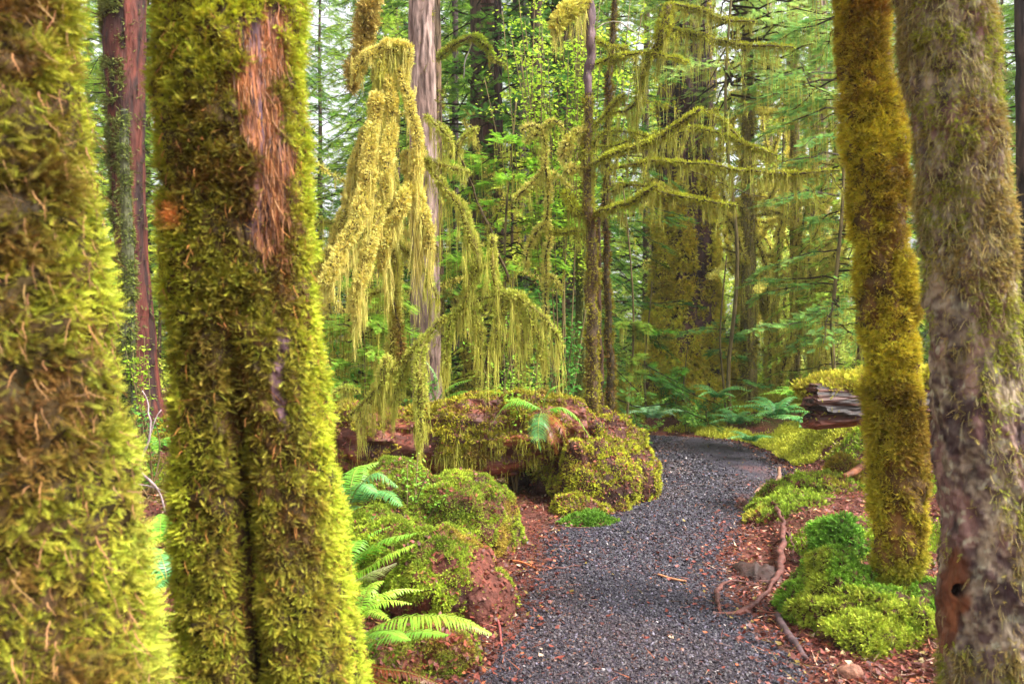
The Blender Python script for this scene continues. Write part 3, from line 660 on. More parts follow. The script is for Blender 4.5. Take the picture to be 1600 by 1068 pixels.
bark_tree('mossy_tree', 'mossy green-brown trunk right of the giant old trunk', [(0, 1160, 1176), (300, 1158, 1180), (610, 1156, 1184)], 14, lin(140, 124, 76), lin(90, 78, 46), (lin(190, 180, 80), lin(130, 120, 50)), 7000, .05)
bark_tree('mossy_tree', 'pale brown trunk far right of the giant, near the broken log', [(0, 1234, 1248), (620, 1234, 1252)], 15, lin(176, 156, 106), lin(120, 104, 66), (lin(200, 186, 90), lin(150, 136, 60)), 5000, .05)
bark_tree('pale_tree', 'faint pinkish trunk glimpsed behind the green boughs at right', [(0, 1262, 1292), (620, 1266, 1300)], 20, lin(160, 130, 112), lin(104, 88, 74))
bark_tree('pale_tree', 'distant pale trunk in the bright gap right of the giant trunk', [(0, 1196, 1206), (620, 1194, 1210)], 22, lin(150, 130, 104), lin(100, 88, 64))
bark_tree('dark_tree', 'slim dark trunk at the far left of the gap beside the pinkish trunk', [(0, 706, 716), (600, 704, 718)], 19, lin(70, 50, 46), lin(38, 30, 26))
def rfg(TH, Z): return 1 + sst(2.2, .3, Z) * .16 * (1 + .6 * np.cos(5 * TH + 1)) + .05 * np.cos(7 * TH) + .03 * np.cos(13 * TH)
def wfg(M, N):
    px, py = proj(M); b = sst(16, 7, np.abs(px - 1085 - 14 * np.sin(py * .02))) * sst(600, 520, py)
    return (sst(.36, .5, .55 * fbm(M, 2.0, 44) + .45 * fbm(M, 7, 45) + .15 * sst(380, 560, py) - .3 * sst(330, 200, py)) + .02) * (1 - .93 * b)
g_ = bark_tree('giant_tree', 'giant old trunk with purple-brown bark and mossy flaring base beyond the path', [(0, 1030, 1112), (250, 1026, 1116), (400, 1020, 1120), (500, 1012, 1124), (560, 1002, 1128), (600, 990, 1136), (625, 978, 1145)], 15,
          lin(110, 76, 74), lin(44, 30, 32), (lin(236, 222, 88), lin(170, 152, 52)), 70000, .075, amp=.14, rf=rfg, wf=wfg, nth=180, nz=260)
# red snag in the left gap
def wfr(M, N):
    px, py = proj(M); return sst(198, 186, px) * sst(.4, .6, fbm(M, 5, 3)) + .02
t = bark_tree('red_snag', 'red rotting snag seen in the gap between the two left trunks', [(0, 158, 228), (350, 176, 228), (600, 196, 250), (660, 190, 264)], 8.5, lin(104, 50, 38), lin(46, 26, 24), (lin(120, 128, 62), lin(84, 86, 46)), 9000, .04, wf=wfr, amp=.12)
bark_tree('mossy_tree', 'thin grey-green trunk beside the red snag in the left gap', [(200, 186, 200), (400, 190, 210), (640, 190, 214)], 7.2, lin(104, 104, 74), lin(58, 60, 44), (lin(126, 140, 60), lin(84, 90, 46)), 6000, .03, top=3.6)
bark_tree('dark_tree', 'dark trunk against the foliage at the top right corner', [(0, 1584, 1612), (500, 1590, 1620)], 9, lin(80, 60, 50), lin(40, 30, 28))

# ------------------------------------------------------------------ conifers, shrubs, maples of the background
def bough(a, p0, az, L, e0, droop, cols, dens=1., spray=.3, moss=0, tpl=SPRAY, bark=lin(60, 48, 34)):
    m = 8; s = np.linspace(0, 1, m)
    h = np.array([math.cos(az), math.sin(az)])
    z = L * (math.tan(e0) * s - droop * s ** 2)
    Cn = np.c_[p0[0] + h[0] * L * s, p0[1] + h[1] * L * s, p0[2] + z]
    Cn[1:-1] += rng.normal(0, .02 * L, (m - 2, 3))
    V, T = tube(Cn, np.linspace(.012, .003, m) * (L ** .5) * 1.2, 3, 0); a.add(V, T, bark)
    n = int((8 + 14 * L) * dens * (.32 / spray) ** 1.6); q = U(.12, 1, n) ** .8; i = np.minimum((q * (m - 1)).astype(int), m - 2); f = (q * (m - 1) - i)[:, None]
    P = Cn[i] * (1 - f) + Cn[i + 1] * f
    tg = unit(Cn[i + 1] - Cn[i]); sd = np.array([-h[1], h[0], 0.]) * rng.choice([-1, 1], n)[:, None]
    off = U(0, .45, n) * L * (1 - q * .8) * .6
    P = P + sd * off[:, None] + tg * (off * .5)[:, None] + np.c_[np.zeros((n, 2)), -off * .25 + rng.normal(0, .02, n)]
    Z = unit(tg * .8 + sd * U(.2, 1, n)[:, None] + np.c_[np.zeros((n, 2)), -U(.05, .5, n)])
    c = mixc(cols[0], cols[1], U(0, 1, n)); sz = spray * U(.6, 1.25, n) * (1 - .3 * q)
    inst(a, tpl, P, Z, sz, jc(c, n, .15), roll=.35, tip=.5)
    if moss:
        k = U(0, 1, n) < moss; nk = k.sum()
        inst(a, WISP, P[k], np.tile([0, 0, -1.], (nk, 1)), np.stack([np.full(nk, .007)] * 2 + [U(.08, .4, nk)], 1), jc(mixc(HG, HB, U(0, 1, nk)), nk), roll=3)

DG = (lin(74, 118, 40), lin(120, 160, 54)); BGn = (lin(126, 160, 52), lin(170, 194, 72)); YGn = (lin(176, 192, 62), lin(212, 218, 92)); BL = (lin(124, 158, 76), lin(170, 194, 104))
def conifer(H, z0, Rm, nb, cols, dens=1., spray=.24, moss=0, tr=.14, droop=.35, barkc=(lin(96, 74, 58), lin(54, 42, 34)), pw=.9):
    """returns (trunk mesh object, crown mesh object) with local base at the origin"""
    z = np.linspace(-.3, H, 24); C_ = np.c_[.02 * np.sin(z * .7), .02 * np.cos(z), z]
    V, T = tube(C_, tr * (1 - .85 * np.clip(z, 0, H) / H) + .01, 10, .08, 5)
    tk = mk('trunk', V, T, mixc(barkc[0], barkc[1], fbm(V * [1, 1, .2], 9)), M_BARK, None, True)
    a = Acc()
    for k in range(nb):
        u = (k + U(0, 1)) / nb; zz = z0 + (H - z0) * u ** 1.0
        L = Rm * (1 - (zz / (H + .5)) ** 1.6) ** pw * U(.6, 1.15) + .2
        bough(a, (0, 0, zz), U(0, 2 * math.pi), L, U(-.15, .3), droop * U(.5, 1.4), cols, dens, spray, moss)
    cr = a.build('crown', M_LEAF, None)
    return tk, cr
def unlinked(pair):
    for x in pair: COL.objects.unlink(x)
    return pair
KIND = {
 'dark': unlinked(conifer(17, .8, 3.2, 185, DG, 1.1, .21, 0, .16)),
 'dark_b': unlinked(conifer(16, .5, 3.0, 180, (lin(56, 98, 40), lin(88, 134, 54)), 1.05, .21, 0, .15)),
 'green': unlinked(conifer(14, .4, 2.8, 150, BGn, 1.0, .21, .15, .12)),
 'yellow': unlinked(conifer(10, .3, 2.4, 90, YGn, 1.0, .2, .3, .1)),
 'blue': unlinked(conifer(16, 1.5, 3.0, 150, BL, 1.0, .23, .1, .13)),
}
def plant_tree(kind, name, label, px, D, s=1., rz=None, group=None, sink=0.):
    x = (px - CX) / F * D; g_ = gh1(x, D)
    t = thing(name, label, 'tree', (x, D, g_ - sink), group); t.rotation_euler.z = U(0, 6.28) if rz is None else rz; t.scale = (s, s, s)
    for src in KIND[kind]:
        c = src.copy(); COL.objects.link(c); c.parent = t
    return t
G1 = 'conifers behind the maple'; G2 = 'trees in the distance'
for args in [
 ('dark', 'hemlock', 'tall dark hemlock filling the space just right of the pinkish trunk', 742, 13.8, .9, G1),
 ('dark_b', 'hemlock', 'dark hemlock whose boughs hang above the pale thin sapling', 838, 13.2, .9, G1),
 ('dark', 'hemlock', 'deep green hemlock in the far gloom behind the slim stems', 900, 23, 1.2, G1),
 ('green', 'hemlock', 'mid green hemlock left of the pinkish trunk, beyond the maple', 585, 17, .8, G1),
 ('blue', 'hemlock', 'bluish misty conifer in the bright gap beside the twin trunk', 500, 26, .85, G1),
 ('dark_b', 'hemlock', 'dark small conifer low behind the moss-draped maple', 620, 20, .7, G1),
 ('yellow', 'young_hemlock', 'bright yellow-green young hemlock behind the drooping pale sapling', 800, 11.5, .42, G1),
 ('yellow', 'young_hemlock', 'light green young hemlock low behind the lower maple limb', 590, 10.5, .3, G1),
 ('green', 'hemlock', 'soft green conifer crowding behind the giant old trunk', 1010, 19, 1.0, G2),
 ('yellow', 'hemlock', 'light conifer rising behind the right of the giant trunk', 1170, 25, 1.2, G2),
 ('yellow', 'hemlock', 'hazy yellow-green conifer behind the broken log at right', 1305, 20, .8, G2),
 ('yellow', 'young_hemlock', 'yellow-green tree glowing in the gap right of the giant trunk', 1225, 21, .8, G2),
 ('green', 'hemlock', 'leafy green conifer between the giant trunk and the mossy right trunk', 1345, 13, .6, G2),
 ('dark', 'hemlock', 'dark conifer in the right corner behind the pale bark trunk', 1640, 13, .9, G2),
 ('green', 'hemlock', 'green conifer glimpsed between the two big left trunks', 190, 15, .8, G2),
 ('yellow', 'young_hemlock', 'pale green sapling glimpsed low between the left trunks', 250, 10, .28, G2),
 ('dark', 'hemlock', 'dark tree far behind the twin trunk', 400, 24, 1.2, G2),
 ('green', 'hemlock', 'light conifer standing far off left of the slim stems', 680, 27, 1.2, G2),
]:
    plant_tree(*args[:6], group=args[6])
# the far wood closes the view
def far_tpl(cols, H, Rm):
    a = Acc()
    z = np.linspace(-.3, H, 8); V, T = tube(np.c_[z * 0, z * 0, z], .16 * (1 - .8 * np.clip(z, 0, H) / H), 6, 0); a.add(V, T, lin(90, 72, 56))
    for k in range(150):
        zz = .4 + (H - .4) * (k + U(0, 1)) / 150; L = Rm * (1 - (zz / (H + .5)) ** 1.8) * U(.6, 1.15) + .3
        bough(a, (0, 0, zz), U(0, 6.28), L, U(-.15, .3), U(.2, .5), cols, 1.6, .55, .05, SPRAY_S)
    return a.arr()
FT = [far_tpl(c_, h_, r_) for c_, h_, r_ in ((DG, 24, 4.2), (BGn, 21, 3.8), (YGn, 16, 3.4))]
far = Acc()
for k in range(64):
    D = (29, 36, 44, 54)[k % 4] + U(-2, 2); px = -350 + 2300 * (k + U(-.6, .6)) / 64; x = (px - CX) / F * D
    if any(abs(px - g_) < w_ for g_, w_ in ((532, 45), (1128, 38), (978, 22), (1282, 25), (850, 14))): continue
    co, tv, cc = FT[int(rng.choice([0, 0, 1, 1, 2]))]; s = U(.85, 1.2); an = U(0, 6.28); ca, sa = math.cos(an), math.sin(an)
    far.add(np.stack([co[:, 0] * ca - co[:, 1] * sa, co[:, 0] * sa + co[:, 1] * ca, co[:, 2]], 1) * s + [x, D, .3], tv, cc)
tag(far.build('far_wood', M_LEAF), kind='stuff', label='far wood of mixed conifers closing the view')

# close leafy boughs of unseen trees reaching into the picture (each on its own stem)
def bough_tree(name, label, px, D, specs, cols, tr=5, spray=.14, moss=.25, bottom=620, topy=-80, group=None, bark=lin(120, 104, 66)):
    x = (px - CX) / F * D; g_ = gh1(x, D); o = np.array([x, D, g_])
    t = thing(name, label, 'tree', o, group)
    z1 = P3(px, topy, D)[2]; zz = np.linspace(g_ - .1, z1, 20)
    V, T = tube(np.c_[x + .09 * np.sin(zz * 1.1 + px) * sst(g_, g_ + 1.5, zz), D + .06 * np.sin(zz * 1.7), zz], np.linspace(tr, tr * .5, 20) * .7 / F * D, 9, .1, 6)
    mk('trunk', V, T, mixc(bark, bark * .5, fbm(V, 8)), M_BARK, t, True, o)
    a = Acc()
    for (py, az, L) in specs: bough(a, (x, D, P3(px, py, D)[2]), R(az), L, U(-.05, .2), U(.12, .4), cols, 1.1, spray, moss)
    a.build('crown', M_LEAF, t, o)
    return t
sp = lambda y0, y1, n, L0, L1: [(U(y0, y1), U(0, 360), U(L0, L1)) for _ in range(n)]
bough_tree('hemlock', 'fine-boughed blue-green hemlock spreading above and right of the slim stems', 1142, 13.0, sp(-90, 165, 52, 1.2, 3.0), BL, 5, .17, .4)
bough_tree('hemlock', 'moss-flecked green hemlock in front of the right trunks, boughs reaching left', 1310, 10.5, sp(-60, 520, 46, .5, 1.5), (lin(84, 132, 70), lin(140, 176, 84)), 5, .16, .5)
bough_tree('young_hemlock', 'bright green hemlock sapling against the left of the giant trunk', 1010, 13.6, sp(500, 600, 6, .25, .6), (lin(110, 170, 60), lin(150, 196, 76)), 3, .13, .1, topy=440)
bough_tree('young_hemlock', 'small bright green sapling in front of the foot of the giant trunk', 1068, 13.8, sp(570, 612, 7, .25, .55), (lin(110, 170, 60), lin(150, 196, 76)), 2, .13, 0, topy=530)
bough_tree('young_hemlock', 'feathery green sapling to the right of the giant trunk', 1134, 13.4, sp(480, 600, 9, .3, .9), (lin(100, 160, 84), lin(140, 190, 100)), 3, .13, .1, topy=400)
bough_tree('young_hemlock', 'bright spring-green hemlock above the moss curtain behind the sapling', 800, 9.6, sp(200, 440, 26, .4, 1.2), (lin(116, 170, 50), lin(160, 200, 66)), 4, .13, .3, topy=150)
bough_tree('young_hemlock', 'green feathery sapling behind the slim stems', 980, 11, sp(420, 600, 10, .2, .45), (lin(120, 150, 56), lin(150, 170, 66)), 3, .13, .4, topy=280)
bough_tree('young_hemlock', 'yellow-green sapling under the draped maple', 560, 8.6, sp(440, 600, 24, .3, 1.0), (lin(120, 160, 54), lin(150, 180, 66)), 3, .13, .5, topy=420)

def leafy(name, label, px, py, D, rad, n, cols, size=.05, stems=6, gz=None, cat='shrub', base=None, up=.8):
    c = P3(px, py, D); bx = c[0] if base is None else (base - CX) / F * D; g_ = gh1(bx, D); o = np.array([bx, D, g_])
    t = thing(name, label, cat, o); a = Acc(); b = Acc()
    for k in range(stems):
        e = c + rng.normal(0, .55, 3) * rad
        if e[2] < g_ + .1: e[2] = g_ + .1
        m = 12; Q = catmull(np.array([o + rng.normal(0, .03, 3) * [1, 1, 0], (o + e) / 2 + [0, 0, .15 * rad] + rng.normal(0, .15, 3) * rad, e]), m)
        q0 = 0 if k % 4 == 0 or stems < 8 else 7
        V, T = tube(Q[q0:], np.linspace(.008, .003, m)[q0:] * (1 + rad * .6), 5, 0); b.add(V, T, lin(112, 96, 60))
        nk = n // stems; q = .45 + .6 * U(0, 1, nk) ** .7; i = np.minimum((q * (m - 1)).astype(int), m - 1)
        P = Q[i] + unit(rng.normal(0, 1, (nk, 3)) * [1, 1, .6]) * (rad * .26 * U(0, 1, nk) ** .8)[:, None]
        inst(a, LEAF, P, unit(rng.normal(0, 1, (nk, 3)) * [1, 1, .35] + [0, 0, -.15]), size * U(.6, 1.3, nk), jc(mixc(cols[0], cols[1], fbm(P, 4, 5)), nk), roll=.5, tip=.3)
    b.build('stem', M_BARK, t, o, True); a.build('leaves', M_LEAF, t, o); return t
LG = (lin(150, 186, 50), lin(190, 210, 76)); LY = (lin(186, 204, 90), lin(220, 226, 130)); MGn = (lin(70, 130, 54), lin(120, 170, 70))
leafy('vine_maple', 'bright spring-leafed vine maple at the top, left of the bare-topped stem', 872, 60, 9.6, .75, 5200, LG, .055, 44, base=880, cat='tree')
leafy('vine_maple', 'yellow-leafed bush in the far gap left of the twin trunk', 222, 550, 7.0, .18, 260, LG, .04, 5)
leafy('huckleberry', 'small leafy green bush at the foot of the giant trunk', 1045, 628, 13.7, .35, 700, MGn, .05)
leafy('huckleberry', 'small green bush among ferns beside the far path bend', 1104, 640, 13.2, .35, 600, (lin(90, 150, 76), lin(130, 180, 90)), .05)
leafy('huckleberry', 'little green shrub under the moss curtain on the log', 800, 560, 7.6, .5, 1100, (lin(120, 170, 50), lin(160, 200, 70)), .035, 9)
leafy('huckleberry', 'green leafy shrub behind the left end of the nurse log', 560, 560, 8.4, .6, 1300, MGn, .05, 9)
leafy('huckleberry', 'leafy green shrub right of the slim stems at mid height', 880, 500, 9.2, .5, 1100, MGn, .05, 9)
leafy('huckleberry', 'low green seedling patch on the upper mossy boulder', 645, 735, 5.6, .2, 260, (lin(120, 176, 60), lin(160, 200, 80)), .03)
leafy('huckleberry', 'low shrub in the gap between the left trunks', 232, 690, 6.4, .3, 500, MGn, .035)

leafy('vine_maple', 'pale yellow-green maple leaves filling the gap right of the giant trunk', 1165, 430, 17.5, 1.7, 5200, LY, .09, 16, cat='tree')
leafy('vine_maple', 'second pale leafy maple, farther right, above the far ferns', 1240, 380, 18.5, 1.9, 5600, LY, .09, 16, cat='tree')
leafy('vine_maple', 'low pale leafy growth just above the broken log', 1290, 500, 15.5, 1.2, 3200, LY, .07, 14, cat='tree')
leafy('vine_maple', 'light green leafy understorey left of the giant trunk', 985, 470, 16.5, 1.3, 3600, (lin(150, 176, 80), lin(190, 204, 110)), .08, 14, cat='tree')
LM = (lin(120, 176, 70), lin(176, 206, 96))
leafy('huckleberry', 'bright little bush left of the giant trunk foot', 1000, 640, 13.1, .3, 900, LM, .045, 9)
leafy('huckleberry', 'leafy clump in the middle of the litter bank below the giant trunk', 1075, 650, 12.9, .28, 800, LM, .045, 9)
leafy('huckleberry', 'spreading bush between the giant trunk and the far ferns', 1160, 636, 13.2, .4, 1100, LM, .05, 10)
def tangle(label, px, D, n, seed, y0=180, y1=560, sp=60, r=5, arcs=9):
    g0 = np.random.default_rng(seed); o = P3(px, 610, D); o[2] = gh1(o[0], D)
    t = thing('mossy_maple', label, 'tree', o, 'mossy maples in the bright gap')
    for k in range(n):
        ys = g0.uniform(y0, y1); xo = g0.normal(0, sp * .3)
        b = [(px + g0.normal(0, 6), 630, r)]; ang = g0.normal(0, .5); x, y = px, 600.
        x1 = px + g0.normal(0, sp); 
        b += [(px + (x1 - px) * .35 + g0.normal(0, 12), 520 - g0.uniform(0, 60), r * .9, g0.normal(0, .3)), (x1, 430 - g0.uniform(0, 80), r * .7, g0.normal(0, .7)), (x1 + g0.normal(0, sp * .8), ys - 60, r * .5, g0.normal(0, 1)), (x1 + g0.normal(0, sp * 1.4), ys - 130 + g0.uniform(-20, 90), r * .3, g0.normal(0, 1))]
        limb(t, 'branch', b, D, o, 420, .055, .13, 40, lin(226, 214, 104), lin(186, 174, 76), HP, lin(90, 76, 44), .7, seg=6, tpl=SP_LO, hw=.009)
    for k in range(arcs if r > 4 else 3):
        sg = g0.choice([-1, 1]); ya = g0.uniform(300, 560); w_ = g0.uniform(40, 110); up = g0.uniform(-90, 40)
        limb(t, 'branch', [(px + g0.normal(0, 12), ya, r * .6), (px + sg * w_ * .5, ya + up * .7 - 12, r * .5, g0.normal(0, .5)), (px + sg * w_, ya + up, r * .4, g0.normal(0, .9)), (px + sg * w_ * 1.4, ya + up + g0.uniform(0, 50), r * .25, g0.normal(0, 1))], D, o, 420, .05, .1, 30, lin(232, 222, 116), lin(196, 184, 84), HP, lin(90, 76, 44), .7, seg=6, tpl=SP_LO, hw=.007)
tangle('tangled moss-covered maple beside and beyond the giant trunk', 1160, 16.2, 7, 1)
tangle('many-stemmed mossy maple with arching limbs in the bright gap', 1205, 14.5, 8, 2)
tangle('yellow mossed maple limbs behind the broken log', 1275, 13.8, 7, 3)
tangle('slender mossy maple stems far behind the maple left side', 530, 12.5, 5, 4, r=3)
tangle('thin dark mossed limbs arching between the pinkish trunk and the sapling', 730, 12.6, 4, 6, r=3)

# ------------------------------------------------------------------ nurse log, mound and mossy boulders
def blob(cx, cy, cz, rx, ry, rz, amp=.24, nsc=2.2, seed=1, nu=90, nv=56, flat=.0, pw=1.):
    u = np.linspace(0, 2 * math.pi, nu, endpoint=False); v = np.linspace(math.pi * .999, .001, nv)
    Ug, Vg = np.meshgrid(u, v); d = np.stack([np.cos(Ug) * np.sin(Vg), np.sin(Ug) * np.sin(Vg), np.cos(Vg)], -1).reshape(-1, 3)
    sgn = np.sign(d) * np.abs(d) ** pw; sgn = sgn
    q = sgn * [rx, ry, rz]; nz = (fbm(q + [cx, cy, cz], nsc, seed, 4) - .5) * 2 + 1.0 * (fbm(q + [cx, cy, cz], nsc * 3.3, seed + 50, 3) - .5)
    V = q * (1 + amp * nz)[:, None] + [cx, cy, cz]
    return V, grid_tris(nv, nu, True)
def mossy_blob(name, label, cat, parts, mcol, n, size, basecol, mth=.4, partname='stone', up_bias=.35, group=None, litter=0, mossat=None):
    Vs = []; Ts = []; k = 0
    for p in parts: V, T = blob(**p); Vs.append(V); Ts.append(T + k); k += len(V)
    V = np.concatenate(Vs); T = np.concatenate(Ts); o = np.array([parts[0]['cx'], parts[0]['cy'], 0.])
    t = thing(name, label, cat, o, group)
    C = mixc(basecol[0], basecol[1], fbm(V, 6, 13)); mk(partname, V, T, C, M_SOIL, t, True, o)
    def wf(M, N):
        m = .55 * fbm(M, 3.0, 37) + .45 * fbm(M, 9, 38) + up_bias * N[:, 2] * .5
        if mossat is not None: m = m + mossat(M)
        return (sst(mth, mth + .12, m) + .015) * (M[:, 2] > 0)
    def col(P, N):
        n = len(P); c = mixc(mcol[0], mcol[1], np.clip(fbm(P, 5, 6) + rng.normal(0, .12, n), 0, 1)); return jc(mixc(c, mcol[2], sst(.6, .8, fbm(P, 3.1, 91)) * .8), n)
    moss_cover(t, V, T, n, size, col, o, wf, tpl=SP_MD, down=.1, out=.9, jit=.5, clump=16, lift=.004, roll=2)
    if litter:
        a = Acc(); P, N = sample(V, T, litter * 2, lambda M, N: np.clip(N[:, 2] + .3, 0, 1) * (M[:, 2] > 0))
        nl = len(P); Z = unit(np.cross(N, rng.normal(0, 1, P.shape)) + N * .15)
        inst(a, LEAF, P + N * .012, Z, U(.015, .04, nl), jc(mixc(lin(136, 68, 50), lin(76, 42, 34), U(0, 1, nl)), nl), roll=.5)
        a.build('fallen_leaves', M_LITT, t, o)
    return t, V, T
MC = (lin(186, 188, 54), lin(128, 130, 38), lin(150, 120, 56)); MC2 = (lin(160, 176, 54), lin(100, 118, 36), lin(160, 132, 58))
RS = (lin(112, 62, 50), lin(56, 34, 30))
B = lambda cx, cy, cz, rx, ry, rz, **k: dict(cx=cx, cy=cy, cz=cz, rx=rx, ry=ry, rz=rz, **k)
# log: displaced tube running left
t = thing('nurse_log', 'long rotting red log capped with moss across the middle left', 'log', (-1.4, 7.6, 0))
Cn = catmull(np.array([(-3.6, 8.6, .42), (-2.2, 8.0, .45), (-1.0, 7.7, .48), (.1, 7.6, .63), (.7, 7.6, .66)]), 90)
r = np.interp(np.linspace(0, 1, 90), [0, .4, .65, .85, 1], [.42, .42, .4, .32, .25])
V, T = tube(Cn, r, 96, .26, 1.8, 3)
V[:, 2] += (fbm(V * [.3, 1, 1], 11, 6) - .5) * .08; V[:, 1] += (fbm(V * [.25, 1, 1], 13, 8) - .5) * .14 + (fbm(V, 20, 9) - .5) * .06
px, py = proj(V); C = mixc(lin(122, 62, 44), lin(52, 32, 28), fbm(V * [.3, 1, 1.6], 9, 5)); C = mixc(C, lin(140, 76, 50), sst(.66, .8, fbm(V * [.4, 1, 1], 5, 77)))
mk('rotten_wood', V, T, C, M_WOOD, t, True, (-1.4, 7.6, 0))
oL = np.array((-1.4, 7.6, 0))
def wf(M, N): return (sst(.5, .6, fbm(M, 3.4, 18) + .33 * N[:, 2]) + .03) * (M[:, 2] > .05)
def col(P, N): n = len(P); return jc(mixc(mixc(lin(168, 164, 44), lin(112, 104, 34), fbm(P, 4, 6)), lin(124, 96, 44), sst(.55, .8, fbm(P, 8, 2)) * .7), n)
moss_cover(t, V, T, 34000, .035, col, oL, wf, tpl=SP_MD, down=.35, out=.75, jit=.5, clump=14, roll=1.5)
a = Acc(); P, N = sample(V, T, 5000, lambda M, N: wf(M, N) * (N[:, 2] < .4)); n = len(P)
inst(a, WISP, P, unit(N * .15 + [0, 0, -1] + rng.normal(0, .12, P.shape)), np.stack([np.full(n, .005)] * 2 + [U(.04, .14, n) + .1 * (P[:, 0] < -.4)], 1), jc(mixc(HG, OL, U(0, 1, n)), n), roll=3)
a.build('hanging_moss', M_HANG, t, oL)
a = Acc(); P, N = sample(V, T, 3500, lambda M, N: np.clip(N[:, 2] + .1, 0, 1)); nl = len(P)
inst(a, LEAF, P + N * .015, unit(np.cross(N, rng.normal(0, 1, P.shape)) + N * .2), U(.015, .04, nl), jc(mixc(lin(136, 68, 50), lin(76, 42, 34), U(0, 1, nl)), nl), roll=.5)
a.build('fallen_leaves', M_LITT, t, oL)
# mound at the path bend
mossy_blob('mossy_stump_mound', 'big leaf-strewn mossy mound with slim stems on it at the path bend', 'mound',
  [B(.86, 7.95, .2, .6, .75, .62, seed=4, amp=.22), B(.74, 7.3, .15, .36, .36, .5, seed=9, amp=.3), B(1.08, 8.4, .1, .45, .6, .46, seed=14), B(.35, 8.15, .45, .6, .42, .45, seed=24), B(-.28, 7.75, .62, .4, .4, .32, seed=31, amp=.25), B(.62, 7.0, -.02, .3, .28, .22, seed=33)],
  MC, 80000, .021, (lin(92, 56, 46), lin(50, 34, 28)), .44, 'earth', .15, litter=5000, mossat=lambda M: .12 * sst(7.7, 7.1, M[:, 1]) + .12 * sst(1.2, 1.7, M[:, 0]) - .1 * sst(.6, .9, M[:, 2]) * (M[:, 0] > .3) - .6 * (M[:, 1] > 7.7) * (M[:, 2] < .42) * (M[:, 0] < .5))
mossy_blob('mossy_boulder', 'rounded moss cushion boulder, the larger and farther of the two beside the path', 'boulder',
  [B(-.4, 5.85, .12, .42, .42, .44, seed=2), B(-.85, 6.0, .1, .45, .4, .42, seed=6)], MC2, 70000, .017, RS, .36, litter=500)
mossy_blob('mossy_boulder', 'lumpy moss boulder behind the front fern frond, nearer the camera', 'boulder',
  [B(-.42, 4.5, .08, .33, .36, .34, seed=3), B(-.78, 4.75, .12, .42, .38, .36, seed=7), B(-.2, 4.35, .02, .2, .22, .2, seed=13, amp=.25)], MC2, 76000, .016, RS, .38, litter=700,
  mossat=lambda M: -.35 * sst(-.3, -.15, M[:, 0]))
mossy_blob('mossy_boulder', 'low dark-green moss lump beneath the front fern frond', 'boulder',
  [B(-.36, 3.75, -.02, .24, .22, .25, seed=5), B(-.62, 3.6, -.05, .25, .2, .2, seed=8)], (lin(140, 158, 50), lin(90, 104, 34), lin(140, 112, 50)), 26000, .013, RS, .4, litter=500)
# right bank clumps
mossy_blob('moss_clump', 'bright green moss skirt around the foot of the slim right trunk', 'moss',
  [B(1.98, 4.1, .0, .4, .36, .29, seed=41, amp=.3, nsc=4), B(1.72, 4.25, .02, .24, .3, .34, seed=42, amp=.3, nsc=4), B(2.1, 3.85, -.04, .3, .22, .15, seed=43, amp=.3, nsc=4), B(1.72, 3.95, .0, .16, .2, .16, seed=44, amp=.3)],
  (lin(124, 162, 50), lin(80, 114, 36), lin(154, 160, 54)), 56000, .021, (lin(80, 56, 34), lin(50, 36, 26)), .4, 'cushion')
mossy_blob('moss_clump', 'round green moss tuft left of the slim right trunk, above its skirt', 'moss',
  [B(2.1, 5.1, .1, .16, .2, .26, seed=51, amp=.3, nsc=4)], (lin(112, 156, 48), lin(70, 108, 34), lin(130, 140, 50)), 6000, .03, (lin(80, 56, 34), lin(50, 36, 26)), .4, 'cushion')
mossy_blob('moss_clump', 'yellow-green moss patch on the red bank beyond the curved root', 'moss',
  [B(2.3, 6.6, .05, .36, .34, .18, seed=61, amp=.35, nsc=5), B(2.7, 7.1, .1, .4, .3, .2, seed=62, amp=.35, nsc=5)], (lin(148, 168, 52), lin(100, 120, 38), lin(150, 140, 50)), 16000, .03, RS, .35, 'cushion', litter=400)
mossy_blob('moss_clump', 'small moss pad at the path edge below the mound', 'moss',
  [B(.6, 6.55, -.02, .24, .17, .08, seed=71, amp=.3, nsc=5)], (lin(110, 150, 44), lin(76, 110, 34), lin(130, 130, 50)), 5000, .024, RS, .25, 'cushion')
mossy_blob('moss_clump', 'olive ball of moss against the left of the slim right trunk', 'moss',
  [B(3.05, 7.3, .3, .14, .16, .18, seed=81, amp=.2)], (lin(150, 140, 50), lin(110, 100, 38), lin(150, 130, 50)), 4000, .025, RS, .2, 'cushion')
# dark hollow under the mound is a recess: a rotten slab bridging log and mound
# broken log at right, propped on the bank
o = np.array(P3(1330, 620, 7.0)); t = thing('broken_log', 'jagged dark broken log end with a bright moss cap, left of the slim right trunk', 'log', o)
Cn = catmull(np.array([P3(1262, 634, 6.9), P3(1330, 630, 7.0), P3(1430, 622, 7.3), P3(1580, 606, 7.9), P3(1760, 600, 8.6)]), 120)
c0_ = Cn[0] - (Cn[1] - Cn[0]) / np.linalg.norm(Cn[1] - Cn[0]) * np.linspace(.012, 0, 16)[:, None]; Cn = np.vstack([c0_[:-1], Cn]); r_ = np.full(len(Cn), .2); r_[:15] = np.linspace(.012, .2, 16)[:15]
V, T = tube(Cn, r_, 96, 0); X0, ZC = V[:, 0].min(), P3(1262, 634, 6.9)[2]
lay = np.floor((V[:, 2] - ZC) * 26 + 1.2 * fbm(np.c_[V[:, 1] * 6, V[:, 2] * 0, V[:, 2] * 0], 1, 4)).astype(np.int64)
jag = _h(lay, lay * 3, lay * 7, 5) * .12 + .1 * fbm(np.c_[V[:, 1] * 7, V[:, 2] * 14, V[:, 0] * 0], 1, 3) + .25 * np.maximum(0, np.abs(V[:, 2] - ZC) - .1) + .12 * sst(.0, .2, V[:, 1] - 6.9)
